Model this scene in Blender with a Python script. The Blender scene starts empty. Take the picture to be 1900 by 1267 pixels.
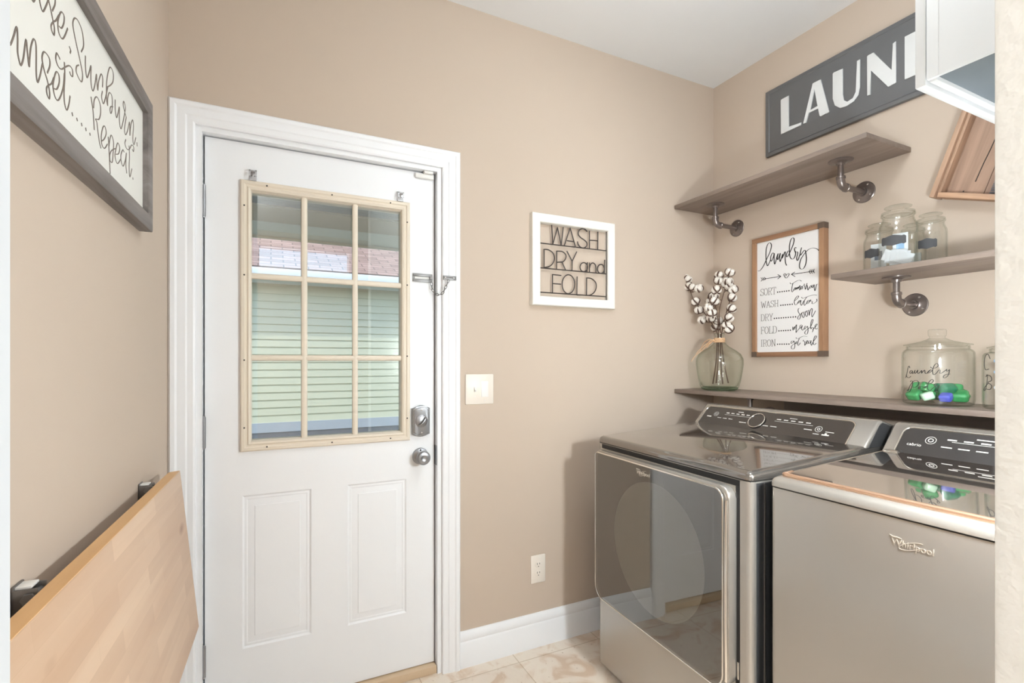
import bpy, bmesh, math, random
from mathutils import Vector, Matrix

PI = math.pi
random.seed(7)
SC = bpy.context.scene
COL = SC.collection

# ------------------------------------------------------------------ camera
YAW = 0.45241
cam_d = bpy.data.cameras.new('camera')
cam = bpy.data.objects.new('camera', cam_d)
COL.objects.link(cam)
cam.location = (0.0, 0.0, 1.272)
cam.rotation_euler = (PI / 2, 0, -YAW)
cam_d.sensor_width = 36.0
cam_d.lens = 920.0 / 1900.0 * 36.0
cam_d.shift_y = (668.57 - 633.5) / 1900.0
cam_d.clip_start = 0.02
cam_d.clip_end = 200
SC.camera = cam

# ------------------------------------------------------------------ exposure
vs = SC.view_settings
vs.view_transform = 'Standard'
vs.look = 'None'
vs.exposure = EXPOSURE = 1.0
vs.gamma = 1.0
vs.use_curve_mapping = False
SC.cycles.transparent_max_bounces = 32   # many layers of clear glass in a row

# ------------------------------------------------------------------ sky and sun
LAMP_E = 12.5        # unseen laundry ceiling lamp, added to light the room
HALL_E = 41.0        # unseen hallway lamp, added to send light through the opening
FILL_E = 200.0      # unseen wall globe beside the opening, added as fill
w = bpy.data.worlds.new('sky')
SC.world = w
w.use_nodes = True
wn = w.node_tree.nodes
bg = wn['Background']
sky = wn.new('ShaderNodeTexSky')
sky.sky_type = 'NISHITA'
sky.sun_disc = False
sky.sun_elevation = math.radians(58)
sky.sun_rotation = math.radians(200)
w.node_tree.links.new(sky.outputs[0], bg.inputs[0])
bg.inputs[1].default_value = 0.225
sun_d = bpy.data.lights.new('sun', 'SUN')
sun_d.energy = 0.7
sun_d.angle = 0.01
sun_d.color = (1.0, 0.96, 0.88)
sun = bpy.data.objects.new('sun', sun_d)
COL.objects.link(sun)
sun.rotation_euler = Vector((0.18, 0.5, -0.85)).to_track_quat('-Z', 'Y').to_euler()
sun.location = (0, -6, 12)

# room numbers
YB = 1.9424      # back wall plane
XR = 2.1592      # right wall plane
XL = -0.2999     # left wall plane at the back corner
TH = 0.0319      # left wall runs very slightly out of square
ZC = 2.7466      # ceiling
YN0, YN1 = 0.125, 0.241   # wall with the opening the view comes through


# ------------------------------------------------------------------ materials
def nd(nt, typ, **kw):
    n = nt.nodes.new(typ)
    for k, v in kw.items():
        setattr(n, k, v)
    return n


def srgb(r, g, b):
    f = lambda c: (c / 255 / 12.92) if c / 255 <= 0.04045 else ((c / 255 + 0.055) / 1.055) ** 2.4
    return (f(r), f(g), f(b), 1.0)


def shade(c, k):
    return (min(1, c[0] * k), min(1, c[1] * k), min(1, c[2] * k), 1.0)


def pbr(name, col, rough=0.5, metal=0.0, var=0.05, vscale=6.0, stretch=(1, 1, 1), bump=0.0, bscale=80.0,
        coat=0.0, coat_rough=0.03, ior=1.45, col2=None, detail=3.0, rvar=0.0):
    m = bpy.data.materials.new(name)
    m.use_nodes = True
    nt = m.node_tree
    p = nt.nodes['Principled BSDF']
    tc = nd(nt, 'ShaderNodeTexCoord')
    mp = nd(nt, 'ShaderNodeMapping')
    mp.inputs['Scale'].default_value = stretch
    nt.links.new(tc.outputs['Object'], mp.inputs[0])
    nz = nd(nt, 'ShaderNodeTexNoise')
    nz.inputs['Scale'].default_value = vscale
    nz.inputs['Detail'].default_value = detail
    nt.links.new(mp.outputs[0], nz.inputs['Vector'])
    mx = nd(nt, 'ShaderNodeMix', data_type='RGBA')
    a = col2 if col2 else shade(col, 1 - var)
    b = col if col2 else shade(col, 1 + var)
    mx.inputs[6].default_value = a
    mx.inputs[7].default_value = b
    nt.links.new(nz.outputs[0], mx.inputs[0])
    nt.links.new(mx.outputs[2], p.inputs['Base Color'])
    p.inputs['Roughness'].default_value = rough
    p.inputs['Metallic'].default_value = metal
    p.inputs['IOR'].default_value = ior
    p.inputs['Coat Weight'].default_value = coat
    p.inputs['Coat Roughness'].default_value = coat_rough
    if rvar:
        mr = nd(nt, 'ShaderNodeMapRange')
        mr.inputs[3].default_value = max(0, rough - rvar)
        mr.inputs[4].default_value = rough + rvar
        nt.links.new(nz.outputs[0], mr.inputs[0])
        nt.links.new(mr.outputs[0], p.inputs['Roughness'])
    if bump:
        n2 = nd(nt, 'ShaderNodeTexNoise')
        n2.inputs['Scale'].default_value = bscale
        n2.inputs['Detail'].default_value = 2
        nt.links.new(mp.outputs[0], n2.inputs['Vector'])
        bp = nd(nt, 'ShaderNodeBump')
        bp.inputs['Strength'].default_value = bump
        bp.inputs['Distance'].default_value = 0.01
        nt.links.new(n2.outputs[0], bp.inputs['Height'])
        nt.links.new(bp.outputs[0], p.inputs['Normal'])
    return m


def wood(name, c1, c2, axis='x', scale=8.0, rough=0.5, knots=None, bump=0.05, coat=0.0, staves=False):
    """grain running along one object axis"""
    m = bpy.data.materials.new(name)
    m.use_nodes = True
    nt = m.node_tree
    p = nt.nodes['Principled BSDF']
    tc = nd(nt, 'ShaderNodeTexCoord')
    mp = nd(nt, 'ShaderNodeMapping')
    s = {'x': (0.08, 1, 1), 'y': (1, 0.08, 1), 'z': (1, 1, 0.08)}[axis]
    mp.inputs['Scale'].default_value = s
    nt.links.new(tc.outputs['Object'], mp.inputs[0])
    nz = nd(nt, 'ShaderNodeTexNoise')
    nz.inputs['Scale'].default_value = scale * 9
    nz.inputs['Detail'].default_value = 6
    nz.inputs['Distortion'].default_value = 0.6
    nt.links.new(mp.outputs[0], nz.inputs['Vector'])
    big = nd(nt, 'ShaderNodeTexNoise')
    big.inputs['Scale'].default_value = scale * 1.2
    big.inputs['Detail'].default_value = 2
    nt.links.new(mp.outputs[0], big.inputs['Vector'])
    ad = nd(nt, 'ShaderNodeMath', operation='ADD')
    nt.links.new(nz.outputs[0], ad.inputs[0])
    nt.links.new(big.outputs[0], ad.inputs[1])
    cr = nd(nt, 'ShaderNodeValToRGB')
    e = cr.color_ramp.elements
    e[0].position, e[0].color = 0.38, c2
    e[1].position, e[1].color = 0.62, c1
    hf = nd(nt, 'ShaderNodeMath', operation='MULTIPLY')
    hf.inputs[1].default_value = 0.5
    nt.links.new(ad.outputs[0], hf.inputs[0])
    nt.links.new(hf.outputs[0], cr.inputs[0])
    last = cr.outputs[0]
    if knots:
        vo = nd(nt, 'ShaderNodeTexVoronoi')
        vo.inputs['Scale'].default_value = knots[0]
        mp2 = nd(nt, 'ShaderNodeMapping')
        mp2.inputs['Scale'].default_value = {'x': (0.45, 1, 1), 'y': (1, 0.45, 1), 'z': (1, 1, 0.45)}[axis]
        nt.links.new(tc.outputs['Object'], mp2.inputs[0])
        nt.links.new(mp2.outputs[0], vo.inputs['Vector'])
        lt = nd(nt, 'ShaderNodeMapRange')
        lt.inputs[1].default_value = 0.03
        lt.inputs[2].default_value = 0.12
        nt.links.new(vo.outputs['Distance'], lt.inputs[0])
        mx = nd(nt, 'ShaderNodeMix', data_type='RGBA')
        mx.inputs[6].default_value = knots[1]
        nt.links.new(lt.outputs[0], mx.inputs[0])
        nt.links.new(last, mx.inputs[7])
        last = mx.outputs[2]
    if staves:          # glued-up strips, each a little lighter or darker
        sx = nd(nt, 'ShaderNodeSeparateXYZ')
        cx_ = nd(nt, 'ShaderNodeCombineXYZ')
        nt.links.new(tc.outputs['Object'], sx.inputs[0])
        nt.links.new(sx.outputs[0], cx_.inputs[0])
        nt.links.new(sx.outputs[2], cx_.inputs[1])
        br = nd(nt, 'ShaderNodeTexBrick')
        br.offset = 0.37
        br.inputs['Scale'].default_value = 1.0
        br.inputs['Brick Width'].default_value = 0.31
        br.inputs['Row Height'].default_value = 0.042
        br.inputs['Mortar Size'].default_value = 0.0004
        br.inputs['Color1'].default_value = (1, 1, 1, 1)
        br.inputs['Color2'].default_value = (0.86, 0.82, 0.79, 1)
        br.inputs['Mortar'].default_value = (0.84, 0.79, 0.74, 1)
        nt.links.new(cx_.outputs[0], br.inputs['Vector'])
        mu = nd(nt, 'ShaderNodeMix', data_type='RGBA', blend_type='MULTIPLY')
        mu.inputs[0].default_value = 1.0
        nt.links.new(last, mu.inputs[6])
        nt.links.new(br.outputs[0], mu.inputs[7])
        last = mu.outputs[2]
    nt.links.new(last, p.inputs['Base Color'])
    p.inputs['Roughness'].default_value = rough
    p.inputs['Coat Weight'].default_value = coat
    if bump:
        bp = nd(nt, 'ShaderNodeBump')
        bp.inputs['Strength'].default_value = bump
        bp.inputs['Distance'].default_value = 0.004
        nt.links.new(nz.outputs[0], bp.inputs['Height'])
        nt.links.new(bp.outputs[0], p.inputs['Normal'])
    return m


def glass(name, tint, base=0.05, edge=0.6, power=3.5, rough=0.01):
    """thin clear glass: tinted see-through plus a reflection that grows towards the rim"""
    m = bpy.data.materials.new(name)
    m.use_nodes = True
    nt = m.node_tree
    for n in list(nt.nodes):
        if n.type != 'OUTPUT_MATERIAL':
            nt.nodes.remove(n)
    out = [n for n in nt.nodes if n.type == 'OUTPUT_MATERIAL'][0]
    tr = nd(nt, 'ShaderNodeBsdfTransparent')
    nz = nd(nt, 'ShaderNodeTexNoise')
    nz.inputs['Scale'].default_value = 9
    mxc = nd(nt, 'ShaderNodeMix', data_type='RGBA')
    mxc.inputs[6].default_value = shade(tint, 0.985)
    mxc.inputs[7].default_value = tint
    nt.links.new(nz.outputs[0], mxc.inputs[0])
    gl = nd(nt, 'ShaderNodeBsdfGlossy')
    gl.inputs['Roughness'].default_value = rough
    gl.inputs['Color'].default_value = (1, 1, 1, 1)
    lw = nd(nt, 'ShaderNodeLayerWeight')
    lw.inputs['Blend'].default_value = 0.5
    pw = nd(nt, 'ShaderNodeMath', operation='POWER')
    pw.inputs[1].default_value = power
    nt.links.new(lw.outputs['Facing'], pw.inputs[0])
    p2 = nd(nt, 'ShaderNodeMath', operation='POWER')
    p2.inputs[1].default_value = 5.0
    nt.links.new(lw.outputs['Facing'], p2.inputs[0])
    rim = nd(nt, 'ShaderNodeMix', data_type='RGBA')
    rim.inputs[7].default_value = (tint[0] ** 6 * .62, tint[1] ** 6 * .66, tint[2] ** 6 * .62, 1)
    nt.links.new(p2.outputs[0], rim.inputs[0])
    nt.links.new(mxc.outputs[2], rim.inputs[6])
    nt.links.new(rim.outputs[2], tr.inputs[0])
    mr = nd(nt, 'ShaderNodeMapRange')
    mr.inputs[3].default_value = base
    mr.inputs[4].default_value = edge
    nt.links.new(pw.outputs[0], mr.inputs[0])
    mx = nd(nt, 'ShaderNodeMixShader')
    nt.links.new(mr.outputs[0], mx.inputs[0])
    nt.links.new(tr.outputs[0], mx.inputs[1])
    nt.links.new(gl.outputs[0], mx.inputs[2])
    nt.links.new(mx.outputs[0], out.inputs[0])
    return m


def emit(name, col, e):
    m = bpy.data.materials.new(name)
    m.use_nodes = True
    nt = m.node_tree
    p = nt.nodes['Principled BSDF']
    nz = nd(nt, 'ShaderNodeTexNoise')
    mx = nd(nt, 'ShaderNodeMix', data_type='RGBA')
    mx.inputs[6].default_value = shade(col, 0.99)
    mx.inputs[7].default_value = col
    nt.links.new(nz.outputs[0], mx.inputs[0])
    nt.links.new(mx.outputs[2], p.inputs['Emission Color'])
    p.inputs['Base Color'].default_value = (0.8, 0.8, 0.8, 1)
    p.inputs['Emission Strength'].default_value = e
    return m


M = {}
M['wall'] = pbr('wall_paint', srgb(203, 186, 169), 0.85, var=0.012, vscale=2.0, bump=0.02, bscale=160)
M['cream_wall'] = pbr('cream_wall_paint', srgb(232, 229, 222), 0.7, var=0.02, vscale=5, bump=0.25, bscale=90)
M['ceiling'] = pbr('ceiling_paint', srgb(242, 243, 244), 0.85, var=0.01, vscale=2, bump=0.03, bscale=120)
M['trim'] = pbr('white_trim_paint', srgb(247, 248, 250), 0.32, var=0.01, vscale=3)
M['jamb'] = pbr('darkened_jamb_paint', srgb(206, 208, 210), 0.4, var=0.01, vscale=3)  # trim white darkened to offset glare from the added fill lamp
M['door'] = pbr('white_door_paint', srgb(246, 247, 249), 0.38, var=0.01, vscale=3, bump=0.015, bscale=60)
M['tan'] = pbr('tan_plastic', srgb(233, 221, 203), 0.45, var=0.02, vscale=8)
M['dark_dot'] = pbr('dark_screw', srgb(50, 42, 36), 0.6)
M['nickel'] = pbr('satin_nickel', srgb(158, 159, 162), 0.34, 0.85, var=0.05, vscale=20)
M['steel'] = pbr('zinc_steel', srgb(135, 133, 132), 0.4, 0.8, var=0.06, vscale=30)
M['white_plastic'] = pbr('white_plastic', srgb(240, 238, 234), 0.4, var=0.01)
M['almond'] = pbr('almond_plastic', srgb(240, 231, 219), 0.35, var=0.01)
M['dark_slot'] = pbr('dark_slot', srgb(60, 52, 46), 0.6)
M['clear_plastic'] = pbr('grey_clear_plastic', srgb(205, 205, 208), 0.2, 0.35, var=0.1, vscale=60)
M['sill'] = pbr('threshold_wood', srgb(214, 188, 156), 0.45, var=0.06, vscale=15, stretch=(0.2, 1, 1))
M['shelf'] = wood('grey_stained_wood', srgb(146, 130, 119), srgb(110, 96, 87), 'x', 3.0, 0.42, bump=0.05)
M['pipe'] = pbr('black_iron_pipe', srgb(138, 128, 124), 0.30, 0.75, var=0.12, vscale=25)
M['hole'] = pbr('screw_head', srgb(205, 200, 196), 0.25, 0.8, var=0.05)
M['frame_grey'] = wood('weathered_grey_wood', srgb(146, 138, 134), srgb(96, 88, 84), 'x', 3.5, 0.6, bump=0.15)
M['sign_white'] = pbr('painted_white_board', srgb(234, 232, 225), 0.6, var=0.025, vscale=12)
M['sign_white2'] = pbr('printed_white_board', srgb(232, 229, 227), 0.5, var=0.01, vscale=12)
M['ink_brown'] = pbr('grey_brown_ink', srgb(120, 108, 98), 0.6)
M['ink_black'] = pbr('black_ink', srgb(42, 38, 36), 0.6)
M['ink_grey'] = pbr('soft_grey_ink', srgb(112, 106, 102), 0.6)
M['frame_brown'] = wood('brown_pine_frame', srgb(172, 132, 100), srgb(128, 92, 68), 'x', 3.0, 0.55, bump=0.08)
M['frame_dark'] = pbr('dark_metal_corner', srgb(104, 88, 76), 0.5, 0.2, var=0.1, vscale=30)
M['rod'] = pbr('dark_wire', srgb(66, 58, 54), 0.45, 0.3, var=0.06, vscale=30)
M['white_frame'] = pbr('white_painted_frame', srgb(240, 237, 230), 0.5, var=0.015, vscale=14)
M['charcoal'] = pbr('charcoal_enamel', srgb(112, 112, 113), 0.38, 0.15, var=0.07, vscale=7, rvar=0.08)
M['letter_white'] = pbr('embossed_white', srgb(226, 226, 224), 0.42, var=0.03, vscale=20)
M['beech'] = wood('pale_beech', srgb(226, 196, 166), srgb(212, 177, 146), 'x', 2.2, 0.4, knots=(6.5, srgb(176, 130, 98)), bump=0.02, staves=True)
M['beech_edge'] = wood('golden_beech_edge', srgb(240, 196, 138), srgb(226, 176, 118), 'x', 2.5, 0.38, bump=0.02)
M['crate'] = wood('rustic_wood', srgb(186, 154, 132), srgb(116, 92, 78), 'z', 3.0, 0.65, bump=0.2)
M['crate_rail'] = wood('rustic_wood_rail', srgb(190, 156, 130), srgb(126, 98, 80), 'z', 4.0, 0.6, bump=0.15)
M['ribbed'] = pbr('ribbed_zinc', srgb(120, 128, 138), 0.35, 0.6, var=0.15, vscale=40)
M['cab_white'] = pbr('white_cabinet', srgb(232, 233, 234), 0.4, var=0.008)
M['cab_under'] = pbr('grey_cabinet_underside', srgb(116, 124, 131), 0.6, var=0.06, vscale=12)  # darker blue-grey than the rest of the cabinet
M['pane'] = glass('window_glass', (0.93, 0.96, 0.94, 1), base=0.13, edge=0.7, power=4)
M['jar'] = glass('jar_glass', (0.986, 0.99, 0.986, 1), base=0.03, edge=0.38, power=4)
M['vase'] = glass('green_glass', (0.972, 0.984, 0.970, 1), base=0.035, edge=0.4, power=4)
M['base_glass'] = glass('thick_green_glass', (0.66, 0.80, 0.70, 1), base=0.08, edge=0.5, power=2.5)
M['chalk'] = pbr('chalk_label', srgb(74, 74, 76), 0.6, var=0.08, vscale=40)
M['cotton'] = pbr('cotton_fluff', srgb(240, 232, 222), 0.9, var=0.05, vscale=60, bump=0.5, bscale=160)
M['husk'] = pbr('dry_husk', srgb(92, 68, 56), 0.7, var=0.2, vscale=60)
M['stem'] = pbr('brown_stem', srgb(96, 72, 58), 0.7, var=0.2, vscale=50)
M['twine'] = pbr('jute_twine', srgb(214, 176, 138), 0.8, var=0.1, vscale=200, bump=0.3, bscale=400)
M['pod_green'] = pbr('green_pod', srgb(60, 150, 88), 0.16, var=0.25, vscale=30, coat=0.6)
M['pod_dark'] = pbr('deep_green_pod', srgb(28, 120, 84), 0.16, var=0.25, vscale=30, coat=0.6)
M['pod_white'] = pbr('milky_pod', srgb(190, 224, 196), 0.16, var=0.1, vscale=30, coat=0.6)
M['pod_blue'] = pbr('blue_pod', srgb(72, 84, 190), 0.16, var=0.2, vscale=30, coat=0.6)
M['packet'] = pbr('white_packet', srgb(232, 236, 240), 0.3, var=0.06, vscale=30)
M['packet_blue'] = pbr('pale_blue_sheet', srgb(160, 198, 232), 0.6, var=0.12, vscale=30)
M['packet_grey'] = pbr('grey_print', srgb(120, 130, 146), 0.4, var=0.2, vscale=60)
M['orange'] = pbr('orange_print', srgb(246, 160, 30), 0.4)
# washer and dryer
M['body'] = pbr('grey_metallic_paint', srgb(180, 174, 166), 0.24, 0.62, var=0.02, vscale=5, coat=0.35, coat_rough=0.05)
M['body_top'] = pbr('grey_metallic_top', srgb(132, 126, 120), 0.09, 0.75, var=0.02, vscale=5, coat=0.9, coat_rough=0.02)
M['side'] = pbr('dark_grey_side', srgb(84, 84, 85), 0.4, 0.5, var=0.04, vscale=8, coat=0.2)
M['chrome'] = pbr('bright_chrome', srgb(226, 221, 214), 0.14, 0.95, var=0.02)
M['copper'] = pbr('warm_chrome', srgb(222, 184, 156), 0.2, 0.85, var=0.03)
M['panel'] = pbr('black_glass_panel', srgb(38, 34, 33), 0.06, 0.0, var=0.05, coat=0.6, ior=1.7)
M['gap'] = pbr('gap_shade', srgb(28, 27, 27), 0.5)  # near-black standing in for the shade inside gaps and recesses
M['mark'] = pbr('panel_print', srgb(214, 210, 204), 0.5)
M['lid'] = pbr('dark_lid_glass', srgb(186, 178, 170), 0.03, 0.92, var=0.03, coat=1.0, coat_rough=0.01, ior=1.8)
M['drum'] = pbr('drum_bowl', srgb(214, 217, 212), 0.3, 0.1, var=0.05, vscale=6)
M['drum_dark'] = pbr('door_liner', srgb(66, 60, 55), 0.4, 0.1, var=0.05, vscale=6)
M['logo'] = pbr('raised_logo', srgb(236, 226, 212), 0.25, 0.7, var=0.02)
M['rubber'] = pbr('black_rubber', srgb(40, 40, 40), 0.7)
# outdoors
M['siding'] = pbr('sage_siding', srgb(220, 222, 198), 0.55, var=0.03, vscale=3)
M['found'] = pbr('block_foundation', srgb(186, 196, 210), 0.8, var=0.05, vscale=8)
M['base_course'] = pbr('dark_base_course', srgb(108, 118, 132), 0.8, var=0.1, vscale=8)
M['white_out'] = pbr('white_gutter', srgb(240, 243, 246), 0.4)
M['porch'] = pbr('porch_vinyl', srgb(168, 168, 156), 0.6, var=0.02, stretch=(0.1, 1, 1), vscale=14)
M['beam'] = pbr('beam_wrap', srgb(232, 222, 196), 0.5, var=0.02)
M['ground'] = pbr('grass_ground', srgb(96, 112, 92), 0.9, var=0.25, vscale=3)
M['lamp_shell'] = pbr('lamp_rim', srgb(220, 218, 214), 0.3, 0.7)
M['lamp_glow'] = emit('lamp_diffuser', (0.87, 0.95, 1.0, 1), LAMP_E)
M['fill_glow'] = emit('fill_diffuser', (0.87, 0.95, 1.0, 1), FILL_E)
M['hall_glow'] = emit('hall_diffuser', (0.92, 0.965, 1.0, 1), HALL_E)


def tile_floor():
    m = bpy.data.materials.new('travertine_tile')
    m.use_nodes = True
    nt = m.node_tree
    p = nt.nodes['Principled BSDF']
    tc = nd(nt, 'ShaderNodeTexCoord')
    mp = nd(nt, 'ShaderNodeMapping')
    mp.inputs['Location'].default_value = (-0.94 + 0.406 * 5, -1.865 + 0.406 * 8, 0)
    nt.links.new(tc.outputs['Object'], mp.inputs[0])
    br = nd(nt, 'ShaderNodeTexBrick')
    br.offset = 0.0
    br.squash = 1.0
    br.inputs['Scale'].default_value = 1.0
    br.inputs['Brick Width'].default_value = 0.406
    br.inputs['Row Height'].default_value = 0.406
    br.inputs['Mortar Size'].default_value = 0.0025
    br.inputs['Mortar Smooth'].default_value = 0.3
    br.inputs['Color1'].default_value = (1, 1, 1, 1)
    br.inputs['Color2'].default_value = (0.93, 0.92, 0.91, 1)
    br.inputs['Mortar'].default_value = (0.72, 0.66, 0.58, 1)
    nt.links.new(mp.outputs[0], br.inputs['Vector'])
    n1 = nd(nt, 'ShaderNodeTexNoise')
    n1.inputs['Scale'].default_value = 6.5
    n1.inputs['Detail'].default_value = 8
    n1.inputs['Distortion'].default_value = 1.4
    nt.links.new(tc.outputs['Object'], n1.inputs['Vector'])
    cr = nd(nt, 'ShaderNodeValToRGB')
    e = cr.color_ramp.elements
    e[0].position, e[0].color = 0.36, srgb(218, 194, 170)
    e[1].position, e[1].color = 0.48, srgb(236, 222, 206)
    e2 = cr.color_ramp.elements.new(0.62)
    e2.color = srgb(238, 226, 210)
    e3 = cr.color_ramp.elements.new(0.7)
    e3.color = srgb(226, 206, 184)
    nt.links.new(n1.outputs[0], cr.inputs[0])
    n2 = nd(nt, 'ShaderNodeTexNoise')
    n2.inputs['Scale'].default_value = 60
    n2.inputs['Detail'].default_value = 3
    nt.links.new(tc.outputs['Object'], n2.inputs['Vector'])
    pit = nd(nt, 'ShaderNodeMapRange')
    pit.inputs[1].default_value = 0.225
    pit.inputs[2].default_value = 0.34
    nt.links.new(n2.outputs[0], pit.inputs[0])
    m2 = nd(nt, 'ShaderNodeMix', data_type='RGBA')
    m2.inputs[6].default_value = srgb(176, 146, 122)
    nt.links.new(pit.outputs[0], m2.inputs[0])
    nt.links.new(cr.outputs[0], m2.inputs[7])
    mu = nd(nt, 'ShaderNodeMix', data_type='RGBA', blend_type='MULTIPLY')
    mu.inputs[0].default_value = 1.0
    nt.links.new(m2.outputs[2], mu.inputs[6])
    nt.links.new(br.outputs[0], mu.inputs[7])
    nt.links.new(mu.outputs[2], p.inputs['Base Color'])
    p.inputs['Roughness'].default_value = 0.35
    bp = nd(nt, 'ShaderNodeBump')
    bp.inputs['Strength'].default_value = 0.2
    bp.inputs['Distance'].default_value = 0.003
    inv = nd(nt, 'ShaderNodeMath', operation='SUBTRACT')
    nt.links.new(pit.outputs[0], inv.inputs[0])
    nt.links.new(br.outputs['Fac'], inv.inputs[1])
    nt.links.new(inv.outputs[0], bp.inputs['Height'])
    nt.links.new(bp.outputs[0], p.inputs['Normal'])
    return m


def shingles():
    m = bpy.data.materials.new('brown_shingles')
    m.use_nodes = True
    nt = m.node_tree
    p = nt.nodes['Principled BSDF']
    tc = nd(nt, 'ShaderNodeTexCoord')
    br = nd(nt, 'ShaderNodeTexBrick')
    br.inputs['Scale'].default_value = 1.0
    br.inputs['Brick Width'].default_value = 0.32
    br.inputs['Row Height'].default_value = 0.14
    br.inputs['Mortar Size'].default_value = 0.008
    br.inputs['Color1'].default_value = srgb(196, 160, 146)
    br.inputs['Color2'].default_value = srgb(158, 126, 114)
    br.inputs['Mortar'].default_value = srgb(112, 90, 82)
    nt.links.new(tc.outputs['Object'], br.inputs['Vector'])
    nt.links.new(br.outputs[0], p.inputs['Base Color'])
    p.inputs['Roughness'].default_value = 0.9
    return m


M['crate_rail2'] = wood('rustic_wood_end', srgb(204, 166, 136), srgb(150, 114, 90), 'x', 4.0, 0.6, bump=0.15)


def tinted_door():
    m = glass('smoked_door_glass', srgb(206, 204, 200), base=0.145, edge=0.65, power=3.0, rough=0.015)
    return m


M['dryer_glass'] = tinted_door()
M['tile'] = tile_floor()
M['shingle'] = shingles()


# ------------------------------------------------------------------ mesh builder
def catmull(pts, n=6, closed=False):
    P = [Vector(p) for p in pts]
    if len(P) < 3:
        return P
    out = []
    k = len(P)
    rng = range(k) if closed else range(k - 1)
    for i in rng:
        p1, p2 = P[i], P[(i + 1) % k]
        p0 = P[(i - 1) % k] if (closed or i > 0) else p1 * 2 - p2
        p3 = P[(i + 2) % k] if (closed or i + 2 < k) else p2 * 2 - p1
        for j in range(n):
            t = j / n
            out.append(0.5 * ((2 * p1) + (p2 - p0) * t + (2 * p0 - 5 * p1 + 4 * p2 - p3) * t * t
                              + (3 * p1 - p0 - 3 * p2 + p3) * t ** 3))
    if not closed:
        out.append(P[-1])
    return out


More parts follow.
